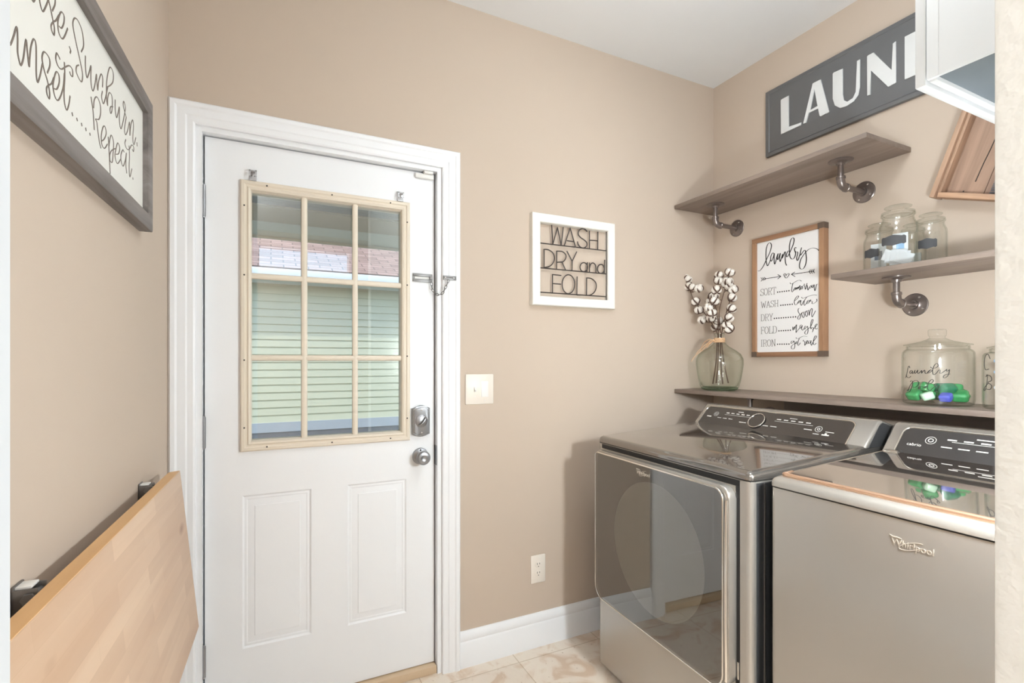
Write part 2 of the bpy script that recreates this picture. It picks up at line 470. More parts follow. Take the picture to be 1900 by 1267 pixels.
class MB:
    def __init__(self):
        self.bm = bmesh.new()

    def _bevel(self, faces, edges, r, seg):
        bmesh.ops.bevel(self.bm, geom=list(edges), offset=r, segments=seg, profile=0.5, affect='EDGES')

    def hexa(self, pts, bevel=0, seg=2, sel=None):
        """8 points: bottom 4 (ccw) then top 4"""
        bm = self.bm
        v = [bm.verts.new(p) for p in pts]
        F = [(3, 2, 1, 0), (4, 5, 6, 7), (0, 1, 5, 4), (1, 2, 6, 5), (2, 3, 7, 6), (3, 0, 4, 7)]
        fs = [bm.faces.new([v[i] for i in f]) for f in F]
        if bevel:
            es = set(e for f in fs for e in f.edges)
            if sel:
                es = [e for e in es if sel((e.verts[0].co + e.verts[1].co) / 2, e)]
            self._bevel(fs, es, bevel, seg)
        return self

    def box(self, x0, x1, y0, y1, z0, z1, bevel=0, seg=2, sel=None):
        return self.hexa([(x0, y0, z0), (x1, y0, z0), (x1, y1, z0), (x0, y1, z0),
                          (x0, y0, z1), (x1, y0, z1), (x1, y1, z1), (x0, y1, z1)], bevel, seg, sel)

    def prism(self, poly, y0, y1, plane='xz', bevel=0, seg=2, hole=None):
        """polygon in a plane extruded along the remaining axis from y0 to y1"""
        bm = self.bm
        mp = {'xz': lambda a, b, t: (a, t, b), 'yz': lambda a, b, t: (t, a, b), 'xy': lambda a, b, t: (a, b, t)}[plane]
        if hole is None:
            A = [bm.verts.new(mp(a, b, y0)) for a, b in poly]
            B = [bm.verts.new(mp(a, b, y1)) for a, b in poly]
            n = len(poly)
            fs = [bm.faces.new(A), bm.faces.new(B[::-1])]
            for i in range(n):
                fs.append(bm.faces.new((A[i], B[i], B[(i + 1) % n], A[(i + 1) % n])))
            if bevel:
                es = [e for e in fs[0].edges] + [e for e in fs[1].edges]
                self._bevel(fs, es, bevel, seg)
        else:
            from mathutils.geometry import tessellate_polygon
            loops = [poly, hole]
            flat = [p for l in loops for p in l]
            tris = tessellate_polygon([[Vector((a, b, 0)) for a, b in l] for l in loops])
            A = [bm.verts.new(mp(a, b, y0)) for a, b in flat]
            B = [bm.verts.new(mp(a, b, y1)) for a, b in flat]
            for t in tris:
                bm.faces.new([A[i] for i in t])
                bm.faces.new([B[i] for i in reversed(t)])
            o = 0
            for l in loops:
                n = len(l)
                for i in range(n):
                    j = (i + 1) % n
                    bm.faces.new((A[o + i], B[o + i], B[o + j], A[o + j]))
                o += n
        return self

    def lathe(self, prof, n=32, c=(0, 0, 0), axis='z', close=True):
        bm = self.bm
        rings = []
        for r, h in prof:
            ring = []
            if r < 1e-6:
                q = (0, 0, h)
                ring = [q]
            else:
                ring = [(r * math.cos(2 * PI * i / n), r * math.sin(2 * PI * i / n), h) for i in range(n)]
            vs_ = []
            for x, y, z in ring:
                if axis == 'z':
                    p = (x, y, z)
                elif axis == 'y':
                    p = (x, z, y)
                else:
                    p = (z, x, y)
                vs_.append(bm.verts.new((p[0] + c[0], p[1] + c[1], p[2] + c[2])))
            rings.append(vs_)
        for a, b in zip(rings, rings[1:]):
            if len(a) == 1 and len(b) == 1:
                continue
            for i in range(n):
                j = (i + 1) % n
                if len(a) == 1:
                    bm.faces.new((a[0], b[i], b[j]))
                elif len(b) == 1:
                    bm.faces.new((a[i], b[0], a[j]))
                else:
                    bm.faces.new((a[i], b[i], b[j], a[j]))
        return self

    def tube(self, pts, r, n=10, closed=False, caps=True):
        bm = self.bm
        P = [Vector(p) for p in pts]
        k = len(P)
        rad = r if callable(r) else (lambda t: r)
        rings = []
        up = None
        for i in range(k):
            a = P[(i - 1) % k] if (closed or i > 0) else P[i]
            b = P[(i + 1) % k] if (closed or i < k - 1) else P[i]
            t = (b - a)
            if t.length < 1e-9:
                t = Vector((0, 0, 1))
            t.normalize()
            if up is None:
                up = Vector((0, 0, 1)) if abs(t.z) < 0.9 else Vector((1, 0, 0))
            s = t.cross(up)
            if s.length < 1e-6:
                s = t.cross(Vector((0, 1, 0)))
            s.normalize()
            up = s.cross(t).normalized()
            rr = rad(i / max(1, k - 1))
            rings.append([bm.verts.new(P[i] + s * (rr * math.cos(2 * PI * j / n)) + up * (rr * math.sin(2 * PI * j / n))) for j in range(n)])
        rng = range(k) if closed else range(k - 1)
        for i in rng:
            A, B = rings[i], rings[(i + 1) % k]
            for j in range(n):
                bm.faces.new((A[j], A[(j + 1) % n], B[(j + 1) % n], B[j]))
        if caps and not closed:
            bm.faces.new(rings[0][::-1])
            bm.faces.new(rings[-1])
        return self

    def ball(self, c, r, sx=1, sy=1, sz=1, sub=2, rot=None, noise=0.0):
        g = bmesh.ops.create_icosphere(self.bm, subdivisions=sub, radius=1.0)
        for v in g['verts']:
            k = 1.0 + (random.uniform(-noise, noise) if noise else 0)
            p = Vector((v.co.x * r * sx * k, v.co.y * r * sy * k, v.co.z * r * sz * k))
            if rot:
                p = rot @ p
            v.co = p + Vector(c)
        return self

    def ribbon(self, pts, wfun, mp, t=0.0006, smooth=5, straight=False):
        """flat pen stroke: pts 2-D, mp(a, b, out) -> 3-D"""
        P = [Vector((p[0], p[1])) for p in pts]
        if not straight and len(P) > 2:
            P = [Vector((q[0], q[1])) for q in catmull([(p.x, p.y, 0) for p in P], smooth)]
        Q = [P[0]]
        for p in P[1:]:
            if (p - Q[-1]).length > 1e-6:
                Q.append(p)
        P = Q
        if len(P) < 2:
            return self
        bm = self.bm
        prev = None
        k = len(P)
        for i in range(k):
            a, b = P[max(0, i - 1)], P[min(k - 1, i + 1)]
            d = (b - a)
            if d.length < 1e-9:
                continue
            d.normalize()
            nrm = Vector((-d.y, d.x))
            h = wfun(d) / 2
            ring = []
            for sx, o in ((-h, 0), (h, 0), (h, t), (-h, t)):
                q = P[i] + nrm * sx
                ring.append(bm.verts.new(mp(q.x, q.y, o)))
            if prev:
                for j in range(4):
                    bm.faces.new((prev[j], prev[(j + 1) % 4], ring[(j + 1) % 4], ring[j]))
            else:
                bm.faces.new(ring)
            prev = ring
        bm.faces.new(prev[::-1])
        return self

    def sweep(self, path, prof, mp, closed=False):
        """moulding: path = [((u, v), (du, dv))], prof = [(w, t)]"""
        bm = self.bm
        rings = []
        for (u, v), (du, dv) in path:
            rings.append([bm.verts.new(mp(u + du * w_, v + dv * w_, t_)) for w_, t_ in prof])
        n = len(prof)
        k = len(rings)
        for i in (range(k) if closed else range(k - 1)):
            A, B = rings[i], rings[(i + 1) % k]
            for j in range(n):
                bm.faces.new((A[j], B[j], B[(j + 1) % n], A[(j + 1) % n]))
        if not closed:
            bm.faces.new(rings[0])
            bm.faces.new(rings[-1][::-1])
        return self

    def build(self, name, mat, parent=None, loc=(0, 0, 0), rot=(0, 0, 0), ang=35, label=None):
        bm = self.bm
        bmesh.ops.recalc_face_normals(bm, faces=bm.faces[:])
        for f in bm.faces:
            f.smooth = True
        lim = math.radians(ang)
        for e in bm.edges:
            if len(e.link_faces) != 2 or e.calc_face_angle(0) > lim:
                e.smooth = False
        me = bpy.data.meshes.new(name)
        bm.to_mesh(me)
        bm.free()
        me.materials.append(mat)
        o = bpy.data.objects.new(name, me)
        COL.objects.link(o)
        o.location = loc
        o.rotation_euler = rot
        if parent:
            o.parent = parent
        if label:
            o['label'] = label
        return o


def thing(name, label, cat, loc=(0, 0, 0), rz=0.0, group=None, ry=0.0):
    o = bpy.data.objects.new(name, None)
    COL.objects.link(o)
    o.location = loc
    o.rotation_euler = (0, ry, rz)
    o.empty_display_size = 0.05
    o['label'] = label
    o['category'] = cat
    if group:
        o['group'] = group
    return o


def tag(o, label, cat, group=None):
    o['label'] = label
    o['category'] = cat
    if group:
        o['group'] = group
    return o


def struct(o):
    o['kind'] = 'structure'
    return o


def copy_tree(o, parent=None):
    c = o.copy()
    COL.objects.link(c)
    c.parent = parent
    for ch in list(o.children):
        copy_tree(ch, c)
    return c


def rrect(x0, x1, z0, z1, r, n=6, radii=None):
    rs = radii or (r, r, r, r)     # bl, br, tr, tl
    cs = [(x0 + rs[0], z0 + rs[0], PI, rs[0]), (x1 - rs[1], z0 + rs[1], 1.5 * PI, rs[1]),
          (x1 - rs[2], z1 - rs[2], 0, rs[2]), (x0 + rs[3], z1 - rs[3], 0.5 * PI, rs[3])]
    out = []
    for cx, cz, a0, r_ in cs:
        for i in range(n + 1):
            a = a0 + 0.5 * PI * i / n
            out.append((cx + r_ * math.cos(a), cz + r_ * math.sin(a)))
    return out


def text_obj(name, txt, size, mat, parent, loc, rot, depth=0.0004, sx=1.0):
    cu = bpy.data.curves.new('t', 'FONT')
    cu.body = txt
    cu.size = size
    cu.extrude = depth
    cu.resolution_u = 3
    cu.align_x = 'CENTER'
    cu.align_y = 'CENTER'
    t = bpy.data.objects.new('t', cu)
    COL.objects.link(t)
    dg = bpy.context.evaluated_depsgraph_get()
    me = bpy.data.meshes.new_from_object(t.evaluated_get(dg))
    bpy.data.objects.remove(t)
    bpy.data.curves.remove(cu)
    me.name = name
    me.materials.clear()
    me.materials.append(mat)
    o = bpy.data.objects.new(name, me)
    COL.objects.link(o)
    o.location = loc
    o.rotation_euler = rot
    o.scale = (sx, 1, 1)
    o.parent = parent
    return o


RIGHT = -PI / 2              # things on the right wall: local x runs towards the viewer's right, -y faces the room
LEFT = PI / 2 - TH           # things on the left wall
S4 = 1e-4

# pen strokes traced on the signs, in tenths of a millimetre on each board
TRACES = {
 'laundry': [[[-1504,1320],[-1426,1297],[-1316,1367],[-1195,1513],[-1097,1681],[-979,1882],[-862,2091],[-787,2306],[-787,2460],[-872,2555],[-968,2498],[-1043,2320],[-1069,2035],[-1054,1722],[-1022,1561],[-979,1466],[-904,1579],[-819,1737]],[[-640,1990],[-714,2033],[-798,1906],[-819,1737],[-783,1653],[-724,1739],[-661,1880],[-630,1998],[-640,1761],[-630,1550],[-599,1487],[-547,1630],[-495,1810],[-433,1950],[-474,1769],[-450,1660],[-402,1755],[-320,1947],[-351,1727],[-331,1553],[-290,1640],[-229,1817],[-199,1877],[-225,1694],[-168,1805],[-118,1927],[-72,1959],[-80,1770],[-78,1601],[-58,1449],[-8,1319]],[[130,1980],[61,1966],[-12,1831],[-2,1714],[67,1751],[160,1909],[287,2160],[354,2366],[345,2488],[277,2530],[189,2430],[136,2210],[130,1952],[140,1784],[179,1647],[257,1564],[341,1580],[403,1678],[432,1801],[393,1900],[374,2005],[412,2061],[464,2028]],[[383,1920],[441,1854],[521,1838],[521,1729],[479,1591],[491,1479],[527,1454],[565,1520],[613,1657],[641,1706]],[[711,2000],[669,1863],[641,1706],[669,1664],[745,1758],[829,1850],[879,1822],[912,1654],[930,1435],[893,1208],[801,1053],[698,1034],[622,1110],[613,1257],[669,1465],[763,1610],[875,1733],[1004,1833],[1150,1875],[1294,1854],[1419,1785],[1489,1709]]],
 'arrows': [[[-1261,870],[-300,864]],[[-454,969],[-290,863]],[[-454,765],[-290,863]],[[-1338,960],[-1261,870]],[[-1331,777],[-1261,870]],[[-1250,956],[-1173,871]],[[-1239,789],[-1173,871]],[[-1163,953],[-1076,872]],[[-1147,805],[-1076,872]],[[228,872],[1294,853]],[[393,957],[218,874]],[[407,748],[218,874]],[[1294,945],[1222,859]],[[1303,767],[1222,859]],[[1204,942],[1132,865]],[[1204,765],[1132,865]],[[1123,946],[1050,869]],[[1123,763],[1050,869]],[[-28,838],[-48,925],[-108,962],[-138,901],[-28,739],[114,881],[81,936],[-8,891]]],
 'tomorrow': [[[303,469],[258,291],[237,125],[276,67],[329,147],[391,240]],[[160,506],[187,452],[267,441],[373,493],[513,548],[635,547],[704,496]],[[400,239],[347,179],[370,134],[412,170],[400,235],[447,241],[444,149],[505,250],[505,161],[562,270],[566,180],[631,316],[635,224],[617,107],[673,178],[712,263]],[[721,262],[678,202],[712,135],[758,191],[738,260],[815,283],[840,361]],[[815,283],[860,252],[882,106],[921,186],[941,290],[962,369]],[[938,290],[978,228],[1000,58],[1050,137],[1108,226],[1072,166],[1100,127],[1153,172],[1133,247]],[[1191,264],[1188,167],[1224,138],[1277,268],[1286,122],[1314,-14],[1358,145],[1387,250],[1439,265]]],
 'later': [[[391,-345],[479,-288],[566,-190],[548,-143],[479,-172],[391,-295],[365,-426],[408,-535],[479,-522],[540,-436],[652,-357]],[[666,-355],[574,-382],[548,-471],[621,-437],[683,-357],[661,-490],[704,-591],[763,-485],[815,-391]],[[950,-242],[857,-363],[815,-506],[848,-605],[908,-549],[950,-496],[1042,-448],[1059,-401],[992,-407],[950,-504],[992,-538],[1075,-468],[1128,-373]],[[704,-222],[755,-278],[840,-263],[958,-235],[1125,-198],[1273,-183],[1403,-218]],[[1125,-376],[1125,-438],[1194,-465],[1183,-545],[1224,-568],[1322,-530],[1403,-455],[1387,-376]]],
 'soon': [[[626,-710],[566,-721],[545,-827],[592,-931],[661,-1036],[638,-1150],[583,-1209],[527,-1162],[557,-1061],[652,-986],[738,-911]],[[823,-902],[755,-896],[717,-991],[789,-1149],[837,-1051],[815,-917],[908,-884]],[[962,-852],[908,-876],[879,-988],[941,-1111],[988,-1014],[958,-861],[1025,-854]],[[1042,-823],[1059,-1069],[1095,-893],[1166,-766],[1199,-837],[1171,-1013],[1191,-1147],[1260,-1037],[1342,-883]]],
 'maybe': [[[288,-1518],[303,-1682],[329,-1579],[387,-1524],[382,-1646],[412,-1547],[473,-1434],[461,-1604],[444,-1789],[499,-1722],[609,-1612]],[[724,-1454],[652,-1482],[631,-1613],[695,-1568],[741,-1485],[712,-1618],[755,-1706],[815,-1632]],[[887,-1514],[840,-1609],[857,-1663],[928,-1582],[983,-1544],[1005,-1717],[975,-1862],[908,-1895],[854,-1827],[908,-1728],[1034,-1637],[1125,-1561],[1208,-1372],[1227,-1263],[1175,-1269],[1130,-1448],[1133,-1662],[1178,-1610],[1244,-1617],[1227,-1745],[1196,-1811]],[[1208,-1712],[1306,-1620],[1407,-1498],[1387,-1461],[1327,-1525],[1322,-1637],[1371,-1692],[1423,-1643]]],
 'get_real': [[[306,-2162],[232,-2179],[210,-2279],[285,-2248],[342,-2163],[373,-2268],[391,-2419],[338,-2530],[249,-2519],[219,-2431],[303,-2333],[412,-2289],[482,-2238],[479,-2201],[431,-2236],[435,-2306],[505,-2272]],[[604,-2059],[548,-2190],[527,-2322],[566,-2377],[655,-2257]],[[444,-2016],[479,-2063],[583,-2059],[686,-2005],[823,-1970],[962,-1995]],[[801,-2136],[789,-2198],[860,-2214],[854,-2384],[925,-2285],[995,-2206],[967,-2169],[921,-2252],[950,-2322],[1017,-2263]],[[1112,-2174],[1042,-2207],[1039,-2308],[1108,-2258],[1147,-2175],[1133,-2291],[1166,-2393],[1240,-2230],[1358,-2074],[1382,-1991],[1319,-1988],[1257,-2150],[1237,-2295],[1290,-2372],[1374,-2296]]],
 'box_SORT': [[-1369,74],[-539,64],[-1369,403]],
 'box_WASH': [[-1343,-519],[-404,-549],[-1343,-220]],
 'box_DRY': [[-1349,-1150],[-692,-1170],[-1349,-833]],
 'box_FOLD': [[-1349,-1767],[-483,-1777],[-1349,-1441]],
 'box_IRON': [[-1349,-2378],[-539,-2392],[-1349,-2062]],
 'dots_SORT': [[-455,147],[106,142],6],
 'dots_WASH': [[-296,-486],[267,-492],6],
 'dots_DRY': [[-625,-1071],[426,-1079],10],
 'dots_FOLD': [[-389,-1671],[178,-1671],6],
 'dots_IRON': [[-460,-2294],[106,-2302],6],
 'line1': [[[-190,248],[-173,211],[-129,205],[-77,275],[-14,407],[40,494],[67,370],[114,291],[179,258],[264,372],[362,548],[391,620]],[[512,484],[604,637],[615,733],[584,792],[471,769],[352,637],[372,572],[441,487],[522,363],[588,253],[573,133],[502,148],[467,215],[542,323],[646,414],[752,562]],[[763,392],[861,422],[950,558],[964,677],[894,698],[828,660],[757,547],[716,413],[752,281],[872,254],[977,352],[1110,568]],[[1169,295],[1233,265],[1209,204]],[[1704,509],[1804,648],[1810,772],[1738,913],[1564,978],[1414,935],[1330,811],[1361,685],[1495,502],[1647,322],[1766,138],[1732,-16],[1605,-32],[1476,27],[1495,132],[1597,209]],[[1906,547],[1906,355],[1972,185],[2078,313],[2186,519],[2180,333],[2195,171],[2281,86],[2387,245],[2475,505],[2501,373],[2551,234],[2585,392],[2653,533],[2756,661],[2833,603],[2816,426]],[[2811,343],[2768,205],[2862,116],[2984,280],[3140,596]],[[3078,558],[3304,715],[3468,880],[3479,1065],[3312,1095],[3183,957],[3071,677],[3051,432],[3068,291],[3127,206],[3131,351],[3232,521],[3381,533],[3428,402],[3395,217],[3315,127],[3278,194],[3334,277],[3476,339]],[[3612,554],[3612,348],[3696,210],[3797,338],[3899,532],[3899,240],[4003,95],[4152,302],[4288,577],[4332,730],[4222,814],[4179,691],[4371,548],[4399,527],[4315,341],[4271,173],[4354,108],[4512,274],[4662,534],[4685,228],[4756,480],[4905,692],[4984,579],[4923,257],[5015,142],[5183,381]],[[5273,301],[5298,213]]],
 'line1_b': [],
 'line2': [[[-830,-426],[-835,-600],[-830,-791],[-786,-809],[-704,-657],[-613,-463],[-587,-602],[-587,-794],[-540,-899],[-496,-931],[-424,-788],[-350,-486],[-308,-637],[-258,-818],[-241,-703],[-199,-493],[-112,-335],[-41,-403],[-37,-745],[-23,-863],[13,-909],[95,-752],[164,-555]],[[332,-601],[421,-441],[405,-337],[284,-318],[198,-356],[154,-476],[226,-615],[342,-726],[415,-862],[401,-968],[323,-934],[309,-846],[381,-766],[481,-689],[563,-559]],[[559,-728],[678,-677],[767,-535],[757,-413],[661,-407],[573,-563],[538,-713],[604,-832],[710,-846],[822,-726],[928,-518],[973,-272]],[[973,-82],[989,-301],[957,-596],[984,-768],[1064,-841],[1150,-718],[1209,-533]],[[800,-131],[731,-102],[667,-103],[642,-214],[731,-282],[861,-258],[1018,-136],[1181,-28],[1305,-30],[1317,-134],[1240,-160],[1188,-126]],[[1286,-779],[1324,-824]],[[1496,-780],[1530,-822]],[[1709,-777],[1744,-820]],[[1917,-773],[1946,-824]],[[2123,-781],[2149,-823]],[[2187,-69],[2283,-266],[2329,-453],[2361,-628]],[[2322,-220],[2361,-48],[2500,78],[2672,29],[2713,-125],[2622,-303],[2432,-387],[2500,-421],[2561,-579],[2651,-757],[2734,-835]],[[2747,-689],[2918,-576],[3037,-409],[2962,-303],[2841,-374],[2747,-588],[2789,-745],[2940,-755],[3118,-600]],[[3163,-428],[3195,-554],[3232,-812],[3287,-1157]],[[3209,-609],[3278,-415],[3371,-312],[3500,-402],[3476,-643],[3419,-858],[3287,-883],[3264,-770],[3371,-637],[3612,-497]],[[3662,-604],[3848,-517],[3925,-360],[3787,-307],[3662,-494],[3602,-673],[3762,-769],[4019,-566]],[[4244,-334],[4152,-317],[4008,-489],[4045,-637],[4179,-675],[4343,-462],[4410,-287],[4371,-552],[4438,-750]],[[4627,-34],[4656,-278],[4627,-544],[4685,-749],[4851,-499]],[[4371,6],[4304,-112],[4427,-180],[4627,-123],[4833,61],[4997,77],[4984,-36],[4881,-21]],[[4917,-685],[4948,-723]]],
 'wash_poly': [[[-1186,1603],[-1132,725]],[[-1132,725],[-887,1529]],[[-887,1529],[-689,728]],[[-689,728],[-580,1574]],[[-530,723],[-213,1587]],[[-213,1587],[87,720]],[[-380,981],[0,970]],[[855,1571],[855,709]],[[1333,1582],[1322,711]],[[855,1134],[1333,1153]],[[-1582,479],[-1582,-335]],[[-926,467],[-936,-375]],[[-654,-17],[-445,-379]],[[-390,510],[-102,65]],[[-102,65],[148,528]],[[-102,65],[-112,-352]],[[734,86],[713,-374]],[[855,83],[855,-385]],[[1722,291],[1695,-387]],[[-1147,-607],[-1147,-1432]],[[-1147,-624],[-694,-632]],[[-1147,-1028],[-709,-1028]],[[169,-615],[153,-1467]],[[153,-1467],[603,-1450]],[[697,-628],[687,-1454]],[[-1749,733],[1984,726]],[[-1749,-362],[1957,-380]],[[-1749,-1444],[1929,-1463]]],
 'wash_curve': [[[723,1526],[593,1615],[437,1623],[282,1527],[230,1349],[359,1211],[541,1122],[697,1008],[697,855],[541,739],[359,756],[230,873],[189,1007]],[[-1582,470],[-1365,471],[-1132,354],[-1049,101],[-1161,-154],[-1365,-297],[-1582,-344]],[[-926,450],[-630,457],[-445,326],[-455,154],[-605,0],[-926,-57]],[[744,-136],[724,-228],[666,-306],[582,-353],[489,-360],[406,-326],[349,-259],[328,-170],[349,-78],[406,-1],[489,47],[582,55],[666,21],[724,-47],[744,-136]],[[855,-179],[923,15],[1056,87],[1183,10],[1215,-150],[1215,-379]],[[1705,-141],[1686,-235],[1630,-314],[1550,-361],[1461,-368],[1381,-333],[1326,-264],[1306,-173],[1326,-80],[1381,-2],[1461,46],[1550,54],[1630,19],[1686,-50],[1705,-141]],[[36,-978],[2,-1169],[-93,-1326],[-229,-1418],[-379,-1427],[-514,-1352],[-607,-1208],[-640,-1024],[-607,-835],[-514,-678],[-379,-585],[-229,-574],[-93,-647],[2,-792],[36,-978]],[[697,-641],[960,-653],[1199,-812],[1237,-1052],[1130,-1279],[907,-1423],[687,-1454]]],
 'laun_L': [[[-2520,807],[-2460,834],[-2124,839],[-2124,-617],[-1526,-645],[-1537,-768],[-2508,-788]]],
 'laun_A': [[[-1427,-752],[-999,822],[-920,829],[-648,826],[-287,-723],[-302,-752],[-658,-767],[-695,-715],[-762,-374],[-1176,-385],[-1306,-761]],[[-925,560],[-1111,-293],[-783,-261]]],
 'laun_U': [[[-142,805],[-93,840],[271,813],[271,-252],[309,-542],[451,-673],[684,-621],[798,-409],[821,827],[943,828],[934,-283],[880,-570],[707,-754],[427,-819],[165,-788],[-54,-572],[-142,-254]]],
 'laun_N': [[[1201,797],[1245,825],[1453,827],[2095,-257],[2107,785],[2220,825],[2228,-757],[1944,-789],[1341,210],[1332,-783],[1210,-771]]],
 'laun_D': [[[2515,774],[2554,810],[2791,811],[2791,-785],[2531,-789]]],
 'pods': [[[2585,1223],[2561,1285],[2515,1243],[2487,1127],[2458,1022],[2420,927],[2387,894]],[[2404,979],[2443,959],[2463,923],[2521,893],[2585,911],[2624,951]],[[2680,1129],[2633,1141],[2585,1088],[2598,1039],[2644,1058],[2685,1123],[2678,1038],[2721,1060],[2772,1156],[2752,1081],[2772,1044],[2820,1103],[2853,1162],[2839,1083],[2867,1046],[2913,1085],[2965,1149],[2957,1055],[2999,1117],[3041,1160],[3049,1118],[3058,1057],[3090,1051],[3130,1089],[3178,1150],[3218,1179]],[[3218,1179],[3162,1148],[3114,1079],[3146,1067],[3209,1121],[3244,1171]],[[3193,1268],[3217,1231],[3263,1222],[3331,1242],[3378,1312],[3354,1374],[3301,1342],[3255,1231],[3242,1121],[3255,1031],[3286,1020],[3339,1073],[3396,1175],[3430,1152],[3420,1064],[3467,1075],[3528,1135],[3591,1197],[3574,1145],[3597,1134],[3653,1187]],[[3653,1187],[3635,1057],[3597,968],[3535,915],[3500,946],[3528,1006],[3589,1037],[3676,1043]],[[2604,761],[2633,801],[2691,780],[2672,666],[2633,529],[2573,430],[2525,450],[2548,535],[2621,674],[2710,781],[2801,818],[2869,777],[2860,675],[2782,597],[2678,584]],[[2896,615],[2865,573],[2876,541],[2921,576],[2913,618],[2957,626],[3016,606]],[[3090,657],[3033,612],[3041,580],[3082,614],[3117,656]],[[3066,757],[3098,725],[3154,717],[3224,750],[3264,821],[3232,863],[3178,819],[3130,717],[3114,585],[3138,526],[3178,505],[3247,581],[3331,674],[3340,704],[3301,710],[3277,672],[3309,641],[3325,675]]],
 'bolls': [[-1789,5767],[-1679,5348],[-1333,5235],[-953,5152],[-423,5773],[-323,5502],[318,5830],[204,5409],[11,5311],[204,5127],[356,4872],[784,4895],[803,4493],[-788,4740],[-543,4744],[-1205,4492],[-829,4485],[318,4330],[-953,4040],[11,4078],[692,3982],[127,3752],[-747,3534],[-383,3475],[-67,3579],[618,3556],[-584,3166],[450,3165],[618,3000]],
}

# ================================================================== THE SETTING
def S(name, mb, mat, **k):
    return struct(mb.build(name, mat, **k))


X0, X1 = -1.6, 2.32            # shell extents
YH = -2.3                      # rear wall of the hallway
S('floor', MB().box(X0, X1, YH - 0.14, YB + 0.14, -0.12, 0.0), M['tile'])
S('ceiling', MB().box(X0, X1, YH - 0.14, YB + 0.14, ZC, ZC + 0.16), M['ceiling'])
# back wall with the door opening
DX0, DX1, DZ = -0.226, 0.627, 2.057
mb = MB()
mb.box(X0, DX0, YB, YB + 0.14, 0, ZC).box(DX1, X1, YB, YB + 0.14, 0, ZC).box(DX0, DX1, YB, YB + 0.14, DZ, ZC)
S('wall_back', mb, M['wall'])
S('wall_right', MB().box(XR, XR + 0.14, YN0, YB, 0, ZC), M['wall'])
# left wall, a hair out of square
dx, dy = math.sin(TH), math.cos(TH)
L_ = (YB - YN0) / dy
lx1, ly1 = XL - dx * L_, YB - dy * L_
S('wall_left', MB().hexa([(lx1 - .14, ly1, 0), (lx1, ly1, 0), (XL, YB, 0), (XL - .14, YB, 0),
                          (lx1 - .14, ly1, ZC), (lx1, ly1, ZC), (XL, YB, ZC), (XL - .14, YB, ZC)]), M['wall'])
# the wall the view comes through
OX0, OX1, OZ = -0.085, 0.662, 2.44
S('wall_front', MB().box(OX1, X1, YN0, YN1, 0, ZC, 0.006, 2, lambda c, e: abs(c.x - OX1) < 1e-4 and abs(e.verts[0].co.z - e.verts[1].co.z) > .5)
  .box(OX0 + 0.0, OX1, YN0, YN1, OZ, ZC), M['cream_wall'])
S('wall_front_stub', MB().box(X0, OX0 - 0.02, YN0, YN1, 0, ZC), M['wall'])
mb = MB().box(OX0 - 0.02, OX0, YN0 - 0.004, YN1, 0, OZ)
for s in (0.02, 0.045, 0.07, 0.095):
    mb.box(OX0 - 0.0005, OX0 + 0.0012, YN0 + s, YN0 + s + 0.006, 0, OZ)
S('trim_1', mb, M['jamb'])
# hallway shell behind the viewpoint
S('wall_hall_left', MB().box(X0 - 0.14, X0, YH, YN0, 0, ZC), M['cream_wall'])
S('wall_hall_right', MB().box(X1, X1 + 0.14, YH, YN0, 0, ZC), M['cream_wall'])
TX0, TX1, TZ0, TZ1 = -0.14, 0.86, 2.33, 2.58
S('wall_hall_rear', MB().box(X0, TX0, YH - .14, YH, 0, ZC).box(TX1, X1, YH - .14, YH, 0, ZC)
  .box(TX0, TX1, YH - .14, YH, 0, TZ0).box(TX0, TX1, YH - .14, YH, TZ1, ZC), M['wall'])
win = S('window_1', MB().box(TX0, TX1, YH - .08, YH - .076, TZ0, TZ1), M['pane'])
mb = MB()
for a, b, c, d in ((TX0, TX1, TZ0, TZ0 + .02), (TX0, TX1, TZ1 - .02, TZ1), (TX0, TX0 + .02, TZ0 + .02, TZ1 - .02), (TX1 - .02, TX1, TZ0 + .02, TZ1 - .02)):
    mb.box(a, b, YH - .1, YH - .05, c, d)
mb.build('window_frame', M['trim'], win)

# baseboards
bbp = [(0, 0), (0, 0.015), (0.100, 0.015), (0.108, 0.011), (0.116, 0.013), (0.132, 0.013), (0.142, 0.006), (0.148, 0.004), (0.148, 0)]
mb = MB()
mb.sweep([((0.698, 0), (0, 1)), ((XR, 0), (0, 1))], bbp, lambda u, v, t: (u, YB - t, v))
S('baseboard_back', mb, M['trim'])
mb = MB()
mb.sweep([((YN1, 0), (0, 1)), ((YB - .016, 0), (0, 1))], bbp, lambda u, v, t: (XR - t, u, v))
S('baseboard_right', mb, M['trim'])
mb = MB()
mb.sweep([((0.022, 0), (0, 1)), ((L_ - .12, 0), (0, 1))], bbp, lambda u, v, t: (XL - dx * u + t * dy, YB - dy * u - t * dx, v))
S('baseboard_left', mb, M['trim'])

# door casing and jamb
cas = [(0, 0), (0, .011), (.006, .014), (.022, .014), (.027, .017), (.050, .018), (.056, .022), (.068, .022), (.074, .016), (.074, 0)]
mb = MB()
xl, xr, zt = -0.2255, 0.626, 2.055
path = [((xl, 0), (-1, 0)), ((xl, zt), (-1, .95)), ((xr, zt), (1, .95)), ((xr, 0), (1, 0))]
mb.sweep(path, cas, lambda u, v, t: (u, YB - t, v))
S('trim_2', mb, M['trim'], ang=25)
mb = MB()
mb.box(DX0, -0.2075, YB - .0005, YB + .14, 0, DZ).box(0.6075, DX1, YB - .0005, YB + .14, 0, DZ).box(-0.2075, .6075, YB - .0005, YB + .14, 2.038, DZ)
